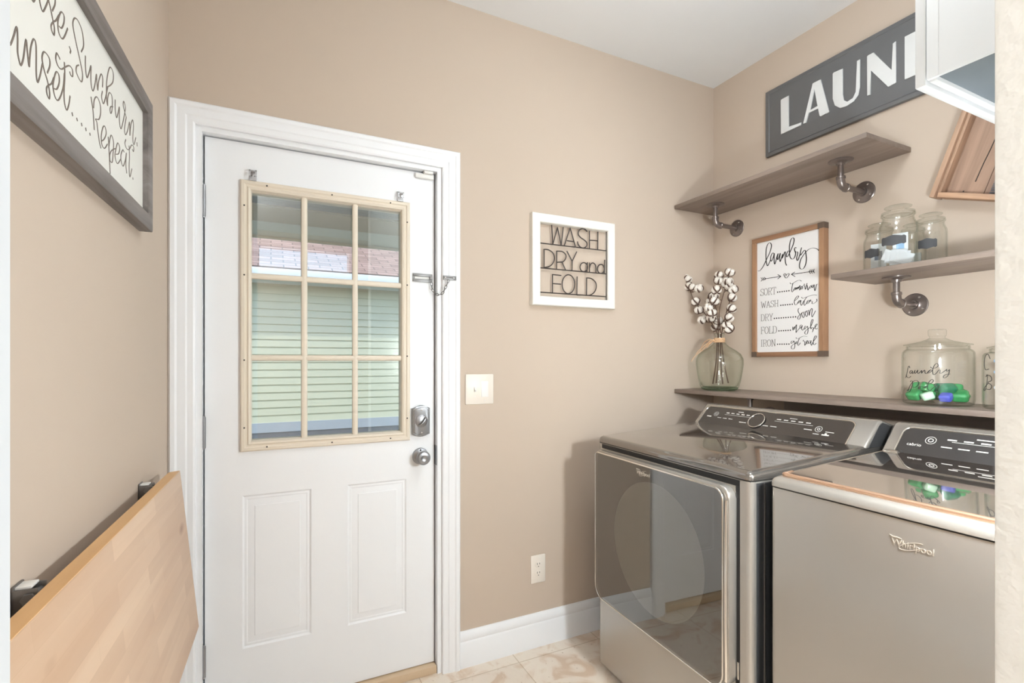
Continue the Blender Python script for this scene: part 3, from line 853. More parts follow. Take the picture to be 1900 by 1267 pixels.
# stops behind the slab
mb.box(-0.2075, -0.197, YB + .078, YB + .105, 0.03, 2.038).box(.599, .6075, YB + .078, YB + .105, .03, 2.038).box(-.197, .599, YB + .078, YB + .105, 2.026, 2.038)
S('trim_3', mb, M['trim'])
S('trim_4', MB().box(DX0 + .019, DX1 - .02, YB + .004, YB + .16, 0, .032, .004), M['sill'])

# ------------------------------------------------------------------ the door
door = thing('door_1', 'white half-glass entry door with tan grid and two raised panels', 'door', (0.2, YB + .03, 0.037))
door['kind'] = 'structure'
# local: x from -.402 to .402, face at y=0, z from 0 to 1.997
mb = MB()
wx0, wx1, wz0, wz1 = -.272, .275, .945, 1.836      # hole for the glass
mb.box(-.4025, wx0, 0, .044, wz0, 1.997).box(wx1, .4025, 0, .044, wz0, 1.997).box(wx0, wx1, 0, .044, wz1, 1.997)
# lower part: a face with two recessed and raised panels
P1 = (-.290, -.066, .226, .762)
P2 = (.062, .288, .224, .760)
mb.box(-.4025, .4025, .012, .044, 0, wz0)
slab = mb.build('slab', M['door'], door)
# front skin of the lower half, cut round the panels
mb = MB()
zl, zh = .225, .761
xs = [-.4025, P1[0], P1[1], P2[0], P2[1], .4025]
for a, b, c, d in ((-.4025, .4025, 0, zl), (-.4025, .4025, zh, wz0), (xs[0], xs[1], zl, zh), (xs[2], xs[3], zl, zh), (xs[4], xs[5], zl, zh)):
    mb.box(a, b, 0, .012, c, d)
mb.build('face_skin', M['door'], door)
for q in (P1, P2):
    mb = MB()
    pr = [(0, 0), (.006, .0052), (.013, .0040), (.017, .0052), (.038, .0012), (.040, -.0008), (.040, .011), (0, .011)]
    x0, x1 = q[0], q[1]
    pth = [((x0, zl), (1, 1)), ((x0, zh), (1, -1)), ((x1, zh), (-1, -1)), ((x1, zl), (-1, 1))]
    mb.sweep(pth, pr, lambda u, v, t: (u, t, v), closed=True)
    mb.box(x0 + .0395, x1 - .0395, -.0008, .011, zl + .0395, zh - .0395)
    mb.build('raised_panel', M['door'], door, ang=20)

# window frame, grid, glass
gf = MB()
fx0, fx1, fz0, fz1 = -.297, .301, .916, 1.866
fp = [(0, 0), (0, .008), (.004, .013), (.013, .014), (.017, .010), (.022, .010), (.026, .014), (.032, .012), (.036, .004), (.036, -.012), (0, -.001)]
pth = [((fx0, fz0), (1, 1)), ((fx0, fz1), (1, -1)), ((fx1, fz1), (-1, -1)), ((fx1, fz0), (-1, 1))]
gf.sweep(pth, fp, lambda u, v, t: (u, -t, v), closed=True)
wf = gf.build('window_frame', M['tan'], door, ang=22)
ix0, ix1, iz0, iz1 = fx0 + .034, fx1 - .034, fz0 + .034, fz1 - .034
mb = MB()
bar = [(-.011, 0), (-.009, .007), (-.004, .010), (.004, .010), (.009, .007), (.011, 0)]
for xv in (-.090, .090):
    mb.sweep([((xv, iz0), (1, 0)), ((xv, iz1), (1, 0))], bar, lambda u, v, t: (u, -t + .004, v))
for zv in (1.244, 1.533):
    mb.sweep([((ix0, zv), (0, 1)), ((ix1, zv), (0, 1))], bar, lambda u, v, t: (u, -t + .0042, v))
mb.build('grid', M['tan'], wf, ang=40)
scr = None
spots = [(fx0 + .013, z_) for z_ in (1.775, 1.533, 1.236, 1.0)] + [(fx1 - .013, z_) for z_ in (1.785, 1.535, 1.252, 1.005)] \
    + [(x_, fz1 - .013) for x_ in (-.213, .005, .222)] + [(x_, fz0 + .013) for x_ in (-.213, .005, .222)]
for x_, z_ in spots:
    if scr is None:
        scr = MB().lathe([(0, -.0006), (.0022, -.0006), (.0028, 0), (.0028, .001)], 10, axis='y').build('screw', M['dark_dot'], wf)
        o = scr
    else:
        o = scr.copy()
        COL.objects.link(o)
    o.location = (x_, -.0143, z_)
MB().box(wx0 + .002, wx1 - .002, .016, .021, wz0 + .002, wz1 - .002).build('glass_pane', M['pane'], door)
# reveal strips round the hole
mb = MB()
for a, b, c, d in ((wx0 - .001, wx0 + .008, wz0, wz1), (wx1 - .008, wx1 + .001, wz0, wz1), (wx0, wx1, wz0 - .001, wz0 + .008), (wx0, wx1, wz1 - .008, wz1 + .001)):
    mb.box(a, b, .002, .043, c, d)
mb.build('glazing_bead', M['tan'], wf)

# hinges
for z_ in (1.776, .990, .213):
    h = MB().tube([(-.4045, -.0055, z_ - .052), (-.4045, -.0055, z_ + .052)], .0058, 12)
    for k in (-1, 1):
        h.ball((-.4045, -.0055, z_ + k * .0535), .0048, sub=1)
    h.box(-.4045, -.4025 + .0012, -.004, .03, z_ - .05, z_ + .05)
    h.build('hinge', M['nickel'], door)
# knob
kx, kz = .344, .848
kn = MB().lathe([(0, .002), (.033, .002), (.033, -.004), (.030, -.010), (.020, -.013), (.014, -.016), (.012, -.030), (.014, -.034), (.024, -.038),
                 (.028, -.046), (.0275, -.054), (.022, -.060), (.013, -.0615), (.009, -.0595), (0, -.0595)], 36, (kx, 0, kz), 'y').build('knob', M['nickel'], door)
MB().lathe([(0, -.0008), (.004, -.0008), (.0045, .001)], 12, (kx - .001, -.0115, kz + .0245), 'y').build('turn_button', M['dark_slot'], kn)
# deadbolt with a shaped plate
dbx, dbz = .345, .990
pl = [(-.036, -.052), (-.020, -.058), (-.006, -.062), (.006, -.062), (.020, -.058), (.036, -.052), (.036, .052), (.020, .058), (.006, .064), (-.006, .064), (-.020, .058), (-.036, .052)]
mb = MB().prism([(dbx + a, dbz + b) for a, b in pl], -.016, 0.001, bevel=.004)
mb.prism([(dbx + .86 * a, dbz + .86 * b) for a, b in pl], -.021, -.015, bevel=.002)
mb.lathe([(0, -.026), (.018, -.0255), (.025, -.022), (.027, -.018)], 28, (dbx - .001, 0, dbz + .002), 'y')
db = mb.build('deadbolt', M['nickel'], door)
mb = MB()
turn = [(.012, -.024), (.002, -.017), (-.004, -.005), (.000, .004)]
pts = [(dbx - .013, -.027, dbz - .016), (dbx - .006, -.033, dbz - .012), (dbx + .004, -.034, dbz - .001), (dbx + .011, -.033, dbz + .010), (dbx + .013, -.028, dbz + .014)]
mb.tube(catmull(pts, 5), .0042, 10)
mb.build('thumb_turn', M['nickel'], db)
for s in (-1, 1):
    MB().ball((dbx, -.0215, dbz + s * .046), .0035, sy=.5, sub=1).build('screw', M['hole'], db)
# curtain rod brackets
for bx in (-.257, .262):
    mb = MB().box(bx - .012, bx + .012, -.003, 0, 1.872, 1.906, .001)
    mb.box(bx - .012, bx + .012, -.022, -.003, 1.896, 1.899)
    mb.box(bx - .012, bx - .007, -.022, -.019, 1.878, 1.899).box(bx + .007, bx + .012, -.022, -.019, 1.878, 1.899)
    mb.box(bx - .011, bx + .011, -.012, -.002, 1.866, 1.872)
    b = mb.build('curtain_bracket', M['clear_plastic'], door)
    for s in (-.005, .005):
        MB().lathe([(0, -.0045), (.0022, -.004), (.0022, -.002)], 8, (bx + s, 0, 1.884), 'y').build('screw', M['steel'], b)
# contact sensor on the top corner
MB().box(.322, .398, -.014, 0, 1.972, 1.990, .003).build('contact_sensor', M['white_plastic'], door)
tag(MB().box(.555, .592, YB + .006, YB + .0295, 2.0385 - .012, 2.0375, .002).build('sensor_magnet', M['white_plastic']),
    'small white sensor magnet on the door head above the latch side', 'sensor')
# strike plate edge on the jamb
tag(MB().box(.6058, .6074, YB + .004, YB + .05, .845, .925, .0006).build('strike_plate', M['nickel']), 'metal strike plate on the jamb beside the door knob', 'strike plate')

# door chain
ch = thing('door_chain', 'dark metal chain lock hanging between door and casing', 'door chain', (0.5535, YB + .03, 1.607))
mb = MB().box(-.0405, .0405, -.002, 0, -.0165, .0165)
mb.box(-.0405, .0405, -.008, -.002, .006, .0165, .0015).box(-.0405, .0405, -.008, -.002, -.0165, -.006, .0015)
mb.box(.030, .0405, -.008, -.002, -.007, .007)
mb.build('track_plate', M['steel'], ch)
mb = MB().box(-.032, .030, -.0028, -.0018, -.0042, .0042)
mb.build('slot', M['white_plastic'], ch, label='pale slot of the chain track')
MB().lathe([(0, -.013), (.005, -.013), (.006, -.011), (.006, -.007), (.003, -.006)], 16, (.033, 0, 0), 'y').build('slider_knob', M['steel'], ch)
cy = -.03 - .0225
mb = MB().box(.0735, .127, cy, cy + .009, -.0085, .0085, .0008)
mb.tube([(.092, cy - .004, .0), (.1, cy - .008, 0), (.108, cy - .004, 0)], .002, 8)
kp = mb.build('keeper', M['steel'], ch)
for s in (.081, .117):
    MB().ball((s, cy - .0006, 0), .0032, sy=.4, sub=1).build('screw', M['hole'], kp)
cpts = catmull([(.034, -.014, -.018), (.036, -.018, -.045), (.046, -.028, -.064), (.057, -.042, -.070), (.069, -.054, -.062), (.082, -.057, -.036), (.093, cy - .008, -.008)], 10)
tot = [0]
for a, b in zip(cpts, cpts[1:]):
    tot.append(tot[-1] + (b - a).length)
NL = 11
for i in range(NL):
    s0 = (i + .5) / NL * tot[-1]
    k = max(j for j in range(len(tot)) if tot[j] <= s0)
    k = min(k, len(cpts) - 2)
    c = cpts[k].lerp(cpts[k + 1], (s0 - tot[k]) / max(1e-6, tot[k + 1] - tot[k]))
    d = (cpts[k + 1] - cpts[k]).normalized()
    side = d.cross(Vector((0, 1, 0))).normalized() if i % 2 == 0 else Vector((0, 1, 0))
    hl, hw = tot[-1] / NL * .5 + .0022, .0042
    ring = []
    for q in range(12):
        a = 2 * PI * q / 12
        ring.append(c + d * (hl * math.cos(a)) + side * (hw * math.sin(a)))
    MB().tube(ring, .0014, 6, closed=True).build('chain_link', M['steel'], ch)

# ------------------------------------------------------------------ switch and outlet
sw = thing('switch_plate', 'white double switch plate beside the door casing', 'light switch', (0.7905, YB, 1.151))
MB().box(-.0635, .0635, -.006, 0, -.0635, .0635, .004).build('plate', M['almond'], sw)
mb = MB().box(-.0265, -.0175, -.007, -.005, -.0125, .0125, .0005)
mb.hexa([(-.0255, -.016, -.009), (-.0185, -.016, -.009), (-.0185, -.006, .0), (-.0255, -.006, .0),
         (-.0255, -.017, -.003), (-.0185, -.017, -.003), (-.0185, -.006, .009), (-.0255, -.006, .009)], .0008)
mb.build('toggle', M['white_plastic'], sw)
mb = MB().hexa([(.0065, -.0085, -.033), (.0385, -.0085, -.033), (.0385, -.005, -.033), (.0065, -.005, -.033),
                (.0065, -.0068, .033), (.0385, -.0068, .033), (.0385, -.005, .033), (.0065, -.005, .033)], .0008)
mb.build('rocker', M['white_plastic'], sw)
for x_, z_ in ((-.022, .030), (-.022, -.030), (.0225, -.048), (.0225, .048)):
    MB().lathe([(0, -.0068), (.0022, -.0066), (.0024, -.005)], 10, (x_, 0, z_), 'y').build('screw', M['white_plastic'], sw)
ou = thing('outlet', 'almond duplex outlet low on the wall above the baseboard', 'outlet', (1.0715, YB, .343))
MB().box(-.037, .037, -.006, 0, -.062, .062, .004).build('plate', M['almond'], ou)
for s in (-.0195, .0195):
    f = MB().prism([(.0165 * math.cos(a) if abs(math.cos(a)) < .98 else .0165 * math.cos(a), s + .0145 * math.sin(a)) for a in [2 * PI * k / 24 for k in range(24)]], -.0075, -.005, bevel=.0006).build('receptacle', M['almond'], ou)
    for x_, h_ in ((-.006, .0045), (.006, .0038)):
        MB().box(x_ - .0011, x_ + .0011, -.0078, -.007, s + .001 - h_ + .003, s + .001 + h_ + .003).build('slot', M['dark_slot'], f)
    MB().lathe([(0, -.0078), (.0022, -.0078), (.0022, -.007)], 10, (0, 0, s - .0075), 'y').build('slot', M['dark_slot'], f)
MB().lathe([(0, -.0068), (.002, -.0066), (.0022, -.005)], 10, (0, 0, 0), 'y').build('screw', M['almond'], ou)

# ------------------------------------------------------------------ lamps, none in view, added to light the room
def ceiling_lamp(label, x, y, r, drop, glow):
    """opal glass globe on a short stem under a round canopy"""
    t = thing('unseen_ceiling_light', label, 'ceiling light', (x, y, ZC))
    MB().lathe([(0, 0), (.065, 0), (.063, -.012), (.045, -.022), (.012, -.026), (0, -.026)], 32).build('canopy', M['lamp_shell'], t)
    MB().tube([(0, 0, -.02), (0, 0, -drop + r * .9)], .009, 12).build('stem', M['lamp_shell'], t)
    MB().lathe([(r * math.sin(k * PI / 20), -drop + r * math.cos(k * PI / 20)) for k in range(21)], 40).build('globe', glow, t)


ceiling_lamp('unseen opal globe ceiling light added over the laundry floor', 1.08, .74, .13, .28, M['lamp_glow'])
ceiling_lamp('unseen opal globe ceiling light added in the hallway', -.85, -.95, .16, .32, M['hall_glow'])

sc_ = thing('fill_lamp', 'unseen round opal fill lamp added beside the opening above the washer', 'wall lamp', (1.075, YN1, 1.33))  # out-of-view fill lamp, added to even out the room light
MB().lathe([(0, 0), (.045, 0), (.045, .006), (.03, .012), (0, .012)], 28, axis='y').build('back_plate', M['lamp_shell'], sc_)
MB().tube([(0, .010, 0), (0, .02, 0)], .012, 10).build('arm', M['lamp_shell'], sc_)
MB().lathe([(.055 * math.sin(k * PI / 18), .055 * math.cos(k * PI / 18)) for k in range(19)], 36, (0, .060, -.002)).build('globe', M['fill_glow'], sc_)
MB().lathe([(.010, .068), (.050, .060), (.066, .048), (.066, .045), (.048, .056), (.010, .062)], 36, (0, .060, 0)).build('shade', M['lamp_shell'], sc_)  # cap added to hold the fill light off the cabinet

# ------------------------------------------------------------------ outdoors, seen through the door glass
S('ground', MB().box(-14, 12, YB + .14, 26, -.3, -.12), M['ground'])
S('porch_slab', MB().box(-6, 6, YB + .14, 4.9, -.12, -.03), M['found'])
mb = MB()
for k in range(28):
    y_ = YB + .14 + k * .1
    mb.box(-7, 7, y_, y_ + .094, 2.505, 2.52).box(-7, 7, y_ + .094, y_ + .1, 2.509, 2.52)
mb.box(-7, 7, YB + .14, 4.93, 2.52, 2.72)
S('porch_ceiling', mb, M['porch'])
mb = MB().box(-7, 7, 4.40, 4.47, 2.375, 2.52).box(-7, 7, 4.375, 4.40, 2.495, 2.512)
mb.box(-7, 7, 4.47, 4.90, 2.375, 2.39).box(-7, 7, 4.90, 4.93, 2.355, 2.55)
S('porch_beam', mb, M['beam'])
nh = thing('house', 'sage green sided house next door seen through the door glass', 'house', (0, 8.0, -.12))
mb = MB()
for k in range(19):
    z_ = .49 + k * .11
    mb.prism([(0.0, z_), (-.018, z_), (-.002, z_ + .11), (0, z_ + .11)], -12, 10, plane='yz')
mb.box(-12, 10, 0, .2, .3, 2.6)
mb.build('siding', M['siding'], nh, ang=10)
MB().box(-12, 10, -.03, .15, .35, .49).build('foundation', M['found'], nh)
MB().box(-12, 10, -.02, .15, 0, .35).build('base_course', M['base_course'], nh)
mb = MB().box(-12.3, 10.3, -.42, -.05, 2.5, 2.53)
mb.box(-12.3, 10.3, -.47, -.40, 2.52, 2.66, .02)
mb.build('gutter', M['white_out'], nh)
r = MB().box(-12.4, 10.4, 0, 5.2, -.06, 0).build('roof', M['shingle'], nh, loc=(0, -.44, 2.68), rot=(math.radians(24), 0, 0))

# ================================================================== SIGNS
# ---- painted sign on the left wall
ls = thing('framed_sign', 'grey framed white board with handwritten verse ending in Repeat, on the left wall', 'sign',
           (XL - dx * .965, YB - dy * .965, 1.7795), LEFT)
HW, HH = .620, .1685
fp = [(0, 0), (0, .028), (.003, .030), (.036, .030), (.039, .028), (.039, .012), (.039, 0)]
pth = [((-HW, -HH), (1, 1)), ((-HW, HH), (1, -1)), ((HW, HH), (-1, -1)), ((HW, -HH), (-1, 1))]
MB().sweep(pth, fp, lambda u, v, t: (u, -t, v), closed=True).build('frame', M['frame_grey'], ls)
MB().box(-HW + .03, HW - .03, -.016, -.001, -HH + .03, HH - .03).build('board', M['sign_white'], ls)


def pen(lo, hi):
    """thin on the upstroke, thick on the downstroke"""
    return lambda d: lo + (hi - lo) * max(0.0, abs(d.y)) ** 1.5


mpL = lambda a, b, o: (a, -.0161 - o, b)
mb1, mb2 = MB(), MB()
for key, mb in (('line1', mb1), ('line2', mb2)):
    for s in TRACES[key]:
        mb.ribbon([(a * S4, b * S4) for a, b in s], pen(.0015, .0036), mpL)
# the part of the two lines that the door jamb hides repeats the same hand
big_s, un = TRACES['line1'][4], TRACES['line1'][5]
mb3, mb4 = MB(), MB()
for s in (big_s, un):
    mb3.ribbon([(a * S4 - .62, b * S4) for a, b in s if a * S4 - .62 > -HW + .05], pen(.0015, .0036), mpL)
mb4.ribbon([(a * S4 - .48, b * S4 - .105) for a, b in big_s if a * S4 - .48 > -HW + .05], pen(.0015, .0036), mpL)
for q in (mb1, mb2, mb3, mb4):
    q.build('lettering', M['ink_brown'], ls)

# ---- WASH DRY and FOLD
wsn = thing('wire_sign', 'square white open frame with dark wire words WASH DRY and FOLD', 'sign', (1.2535, YB, 1.7205))
fp = [(0, 0), (0, .027), (.003, .030), (.037, .030), (.040, .027), (.040, 0)]
hw, hz0, hz1 = .2235, -.2035, .2035
pth = [((-hw, hz0), (1, 1)), ((-hw, hz1), (1, -1)), ((hw, hz1), (-1, -1)), ((hw, hz0), (-1, 1))]
MB().sweep(pth, fp, lambda u, v, t: (u, -t, v), closed=True).build('frame', M['white_frame'], wsn)
mb = MB()
for s in TRACES['wash_poly']:
    p = [(a * S4, -.016, b * S4) for a, b in s]
    if abs(s[0][0] - s[1][0]) > 2500:      # the three cross bars run into the frame
        zz = (p[0][2] + p[1][2]) / 2
        p = [(-hw + .038, -.016, zz), (hw - .038, -.016, zz)]
    mb.tube(p, .0026, 8)
for s in TRACES['wash_curve']:
    mb.tube(catmull([(a * S4, -.016, b * S4) for a, b in s], 4), .0026, 8)
mb.tube([(hw - .0405, -.016, hz0 + .04), (hw - .0405, -.016, hz1 - .04)], .0026, 8)
mb.build('wire_words', M['rod'], wsn)

# ---- framed laundry rules
fs = thing('framed_sign', 'brown framed white sign of laundry rules headed laundry, by the vase', 'sign', (XR, 1.50, 1.577), RIGHT)
hx, hz = .1765, .2875
fd = .034
for z_ in (hz - .022, -hz):
    MB().box(-hx, hx, -fd, 0, z_, z_ + .022, .0015).build('frame_rail', M['frame_brown'], fs)
for s in (-1, 1):
    MB().box(-(hz - .022), (hz - .022), -fd, 0, -.011, .011, .0015).build('frame_stile', M['frame_brown'], fs, loc=(s * (hx - .011), 0, 0), rot=(0, -PI / 2, 0))
for sx in (-1, 1):
    for sz in (-1, 1):
        MB().box(sx * hx - .001 - (.026 if sx > 0 else 0), sx * hx + .001 + (.026 if sx < 0 else 0), -fd - .001, -.002,
                 sz * hz - .001 - (.023 if sz > 0 else 0), sz * hz + .001 + (.023 if sz < 0 else 0)).build('corner_patch', M['frame_dark'], fs) if (sx, sz) in ((1, 1), (-1, -1), (1, -1)) else None
MB().box(-hx + .02, hx - .02, -.0235, -.002, -hz + .02, hz - .02).build('board', M['sign_white2'], fs)
mpF = lambda a, b, o: (a, -.0236 - o, b)
mb = MB()
for s in TRACES['laundry']:
    mb.ribbon([(a * S4, b * S4) for a, b in s], pen(.0013, .0046), mpF)
mb.build('heading', M['ink_black'], fs)
mb = MB()
for s in TRACES['arrows'][:-1]:
    mb.ribbon([(a * S4, b * S4) for a, b in s], lambda d: .0027, mpF, straight=True)
mb.ribbon([(a * S4, b * S4) for a, b in TRACES['arrows'][-1]], pen(.0012, .0036), mpF)
mb.build('arrows_and_heart', M['ink_black'], fs)
for key, dk in (('tomorrow', 'SORT'), ('later', 'WASH'), ('soon', 'DRY'), ('maybe', 'FOLD'), ('get_real', 'IRON')):
    mb = MB()
    for s in TRACES[key]:
        mb.ribbon([(a * S4, b * S4) for a, b in s], pen(.0010, .0030), mpF)
    a, b, n = TRACES['dots_' + dk]
    for i in range(n):
        x_ = (a[0] + (b[0] - a[0]) * i / (n - 1)) * S4
        z_ = (a[1] + (b[1] - a[1]) * i / (n - 1)) * S4
        mb.prism([(x_ + .0032 * math.cos(q * PI / 5), z_ + .0032 * math.sin(q * PI / 5)) for q in range(10)], -.0242, -.0236)
    mb.build('handwriting', M['ink_black'], fs)

# slab-serif capitals: (width, straight strokes, curved strokes) on a unit-high box; serifs are short bars
def bars(*q):
    return [((a, b), (c, d)) for a, b, c, d in q]


SERIF = {
    'S': (.62, bars((.54, .72, .56, .98), (.04, .02, .06, .28)), [[(.55, .86), (.46, .97), (.28, .99), (.12, .90), (.08, .74), (.18, .60), (.40, .48), (.55, .36), (.54, .14), (.36, .01), (.18, .03), (.06, .16)]]),
    'O': (.72, [], [[(.36 + .3 * math.cos(k * PI / 8), .5 + .5 * math.sin(k * PI / 8)) for k in range(17)]]),
    'R': (.72, bars((.14, 0, .14, 1), (.02, 0, .28, 0), (.02, 1, .4, 1), (.38, .48, .62, 0), (.52, 0, .72, 0), (.14, .5, .4, .5)), [[(.4, 1), (.56, .95), (.6, .76), (.54, .56), (.38, .5)]]),
    'T': (.66, bars((.33, 0, .33, 1), (.04, 1, .62, 1), (.05, .8, .05, 1), (.61, .8, .61, 1), (.2, 0, .46, 0)), []),
    'W': (.95, bars((.1, 1, .27, 0), (.27, 0, .46, .8), (.46, .8, .66, 0), (.66, 0, .84, 1), (0, 1, .22, 1), (.72, 1, .95, 1)), []),
    'A': (.74, bars((.1, 0, .36, 1), (.36, 1, .62, 0), (.2, .35, .53, .35), (0, 0, .2, 0), (.52, 0, .74, 0)), []),
    'H': (.76, bars((.14, 0, .14, 1), (.6, 0, .6, 1), (.14, .5, .6, .5), (.03, 0, .26, 0), (.03, 1, .26, 1), (.5, 0, .72, 0), (.5, 1, .72, 1)), []),
    'D': (.74, bars((.14, 0, .14, 1), (.02, 0, .36, 0), (.02, 1, .36, 1)), [[(.36, 1), (.56, .9), (.64, .66), (.64, .34), (.56, .1), (.36, 0)]]),
    'Y': (.7, bars((.1, 1, .35, .45), (.6, 1, .35, .45), (.35, 0, .35, .45), (0, 1, .2, 1), (.5, 1, .7, 1), (.24, 0, .48, 0)), []),
    'F': (.62, bars((.14, 0, .14, 1), (.02, 0, .28, 0), (.02, 1, .56, 1), (.14, .52, .4, .52), (.56, .8, .56, 1), (.4, .42, .4, .62)), []),
    'L': (.62, bars((.14, 0, .14, 1), (.02, 1, .28, 1), (.02, 0, .58, 0), (.58, 0, .58, .22)), []),
    'I': (.36, bars((.16, 0, .16, 1), (.04, 0, .3, 0), (.04, 1, .3, 1)), []),
    'N': (.8, bars((.14, 0, .14, 1), (.14, 1, .62, 0), (.62, 0, .62, 1), (.03, 0, .25, 0), (.02, 1, .18, 1), (.5, 1, .74, 1)), []),
}
for key in ('SORT', 'WASH', 'DRY', 'FOLD', 'IRON'):
    mb = MB()
    bl, br, tl = TRACES['box_' + key]
    x0, z0, wd, hg = bl[0] * S4, bl[1] * S4, (br[0] - bl[0]) * S4, (tl[1] - bl[1]) * S4
    nat = sum(SERIF[c][0] for c in key)
    kx_ = wd / nat
    cx = x0
    for c in key:
        wch, st, cu = SERIF[c]
        for (a, b), (c2, d2) in st:
            thick = .0022 if abs(a - c2) < .02 or abs(b - d2) > .5 else .0013
            mb.ribbon([(cx + a * kx_, z0 + b * hg), (cx + c2 * kx_, z0 + d2 * hg)], lambda d, t_=thick: t_, mpF, straight=True)
        for q in cu:
            mb.ribbon([(cx + a * kx_, z0 + b * hg) for a, b in q], pen(.0013, .0025), mpF, smooth=3)
        cx += wch * kx_
    mb.build('capitals', M['ink_grey'], fs)

# ---- LAUNDRY board
lb = thing('metal_sign', 'long dark grey metal LAUNDRY sign high on the right wall', 'sign', (XR, 1.28, 2.404), RIGHT)
bx0, bx1, bz = -.334, .62, .156
MB().box(bx0, bx1, -.018, 0, -bz, bz, .002).build('plate', M['charcoal'], lb)
rim = [(0, 0), (0, .006), (.004, .007), (.010, .004), (.014, 0)]
pth = [((bx0 + .016, -bz + .014), (1, 1)), ((bx0 + .016, bz - .014), (1, -1)), ((bx1 - .016, bz - .014), (-1, -1)), ((bx1 - .016, -bz + .014), (-1, 1))]
MB().sweep(pth, [(0, 0), (.003, .0025), (.006, 0)], lambda u, v, t: (u, -.018 - t, v), closed=True).build('raised_border', M['charcoal'], lb)


def emboss(mb, poly, hole=None):
    q = [(a * S4, b * S4) for a, b in poly]
    if hole:
        mb.prism(q, -.0225, -.0175, hole=[(a * S4, b * S4) for a, b in hole])
    else:
        mb.prism(q, -.0225, -.0175, bevel=.0015, seg=2)


for c in 'LAUN':
    mb = MB()
    t = TRACES['laun_' + c]
    emboss(mb, t[0], t[1] if len(t) > 1 else None)
    mb.build('letter', M['letter_white'], lb)
z0, z1 = -.079, .081
D0 = .2515
mb = MB()
out = [(D0, z0), (D0, z1), (D0 + .06, z1), (D0 + .10, z1 - .018), (D0 + .12, z1 - .05), (D0 + .12, z0 + .05), (D0 + .10, z0 + .018), (D0 + .06, z0)]
hol = [(D0 + .045, z0 + .012), (D0 + .045, z1 - .012), (D0 + .07, z1 - .016), (D0 + .098, z1 - .04), (D0 + .108, z1 - .06), (D0 + .108, z0 + .06), (D0 + .098, z0 + .04), (D0 + .07, z0 + .016)]
mb.prism(out, -.0225, -.0175, hole=hol)
mb.build('letter', M['letter_white'], lb)
D1 = D0 + .135
mb = MB().prism([(D1, z0), (D1, z1), (D1 + .07, z1), (D1 + .095, z1 - .03), (D1 + .085, z1 - .07), (D1 + .06, z1 - .085), (D1 + .1, z0), (D1 + .085, z0), (D1 + .045, z0 + .07), (D1 + .045, z0)],
                -.0225, -.0175)
mb.build('letter', M['letter_white'], lb)
D2 = D1 + .11
mb = MB().prism([(D2, z1), (D2 + .045, z1), (D2 + .06, z1 - .06), (D2 + .085, z1), (D2 + .098, z1), (D2 + .068, z1 - .085), (D2 + .068, z0), (D2 + .032, z0), (D2 + .032, z1 - .09)], -.0225, -.0175)
mb.build('letter', M['letter_white'], lb)

# ================================================================== SHELVES ON IRON PIPE
def bracket(parent, yl, drop, reach, xoff=0.0):
    """iron pipe bracket; local frame of the shelf: x along the wall, -y into the room, z up, board underside at z=0"""
    R_ = .0107
    yo = -reach
    mb = MB()
    mb.tube([(yl, yo, -.006), (yl, yo, -drop + .03)], R_, 16)
    mb.tube([(yl, yo + .03, -drop), (yl, -.006, -drop)], R_, 16)
    pp = mb.build('pipe_bracket', M['pipe'], parent)
    el = [(yl, yo, -drop + .034)] + [(yl, yo + .026 * (1 - math.cos(a)), -drop + .026 * (1 - math.sin(a))) for a in [k * PI / 16 for k in range(9)]] + [(yl, yo + .034, -drop)]
    e = MB().tube(el, .0145, 16)
    e.lathe([(.0145, -.006), (.0168, -.004), (.0168, .004), (.0145, .006)], 18, (yl, yo, -drop + .034), 'z')
    e.lathe([(.0145, -.006), (.0168, -.004), (.0168, .004), (.0145, .006)], 18, (yl, yo + .034, -drop), 'y')
    e.build('elbow', M['pipe'], pp)
    fl = [(0, 0), (.0425, 0), (.0425, -.003), (.040, -.005), (.024, -.006), (.0165, -.010), (.0155, -.018), (.0107, -.018)]
    w_ = MB().lathe(fl, 32, (yl, 0, -drop), 'y').build('wall_flange', M['pipe'], pp)
    u_ = MB().lathe(fl, 32, (yl, yo, 0), 'z').build('shelf_flange', M['pipe'], pp)
    for k in range(4):
        a = PI / 4 + k * PI / 2 + .25
        MB().lathe([(0, -.0082), (.0034, -.0076), (.0046, -.0045)], 12, (yl + .031 * math.cos(a), 0, -drop + .031 * math.sin(a)), 'y').build('screw', M['hole'], pp)
    return pp


def shelf(label, yfar, ynear, zbot, th, brs, depth=.286):
    t = thing('wall_shelf', label, 'shelf', (XR, yfar, zbot), RIGHT, 'pipe shelves on the right wall')
    L = yfar - ynear
    MB().box(0, L, -depth, 0, 0, th, .0015).build('board', M['shelf'], t)
    for yy, drop, reach in brs:
        bracket(t, yfar - yy, drop, reach)
    return t


Z1, Z2, Z3 = 2.053, 1.573, 1.106
TH_S = .0185
sh1 = shelf('top grey wood pipe shelf under the LAUNDRY sign', 1.936, 1.018, Z1, TH_S, [(1.182, .101, .155), (1.79, .101, .155)])
sh2 = shelf('short grey wood pipe shelf holding the small lidded jars', 1.142, .30, Z2, TH_S, [(1.005, .094, .125), (.42, .094, .125)])
sh3 = shelf('long grey wood shelf behind the dryer holding vase and laundry pods jar', 1.936, .27, Z3, TH_S, [(1.60, .10, .143), (.62, .10, .143)])
MB().box(.42, 1.66, -.02, -.001, -.062, -.001, .001).build('wall_strip', M['shelf'], sh3)  # strip in the shelf colour along the wall below the board

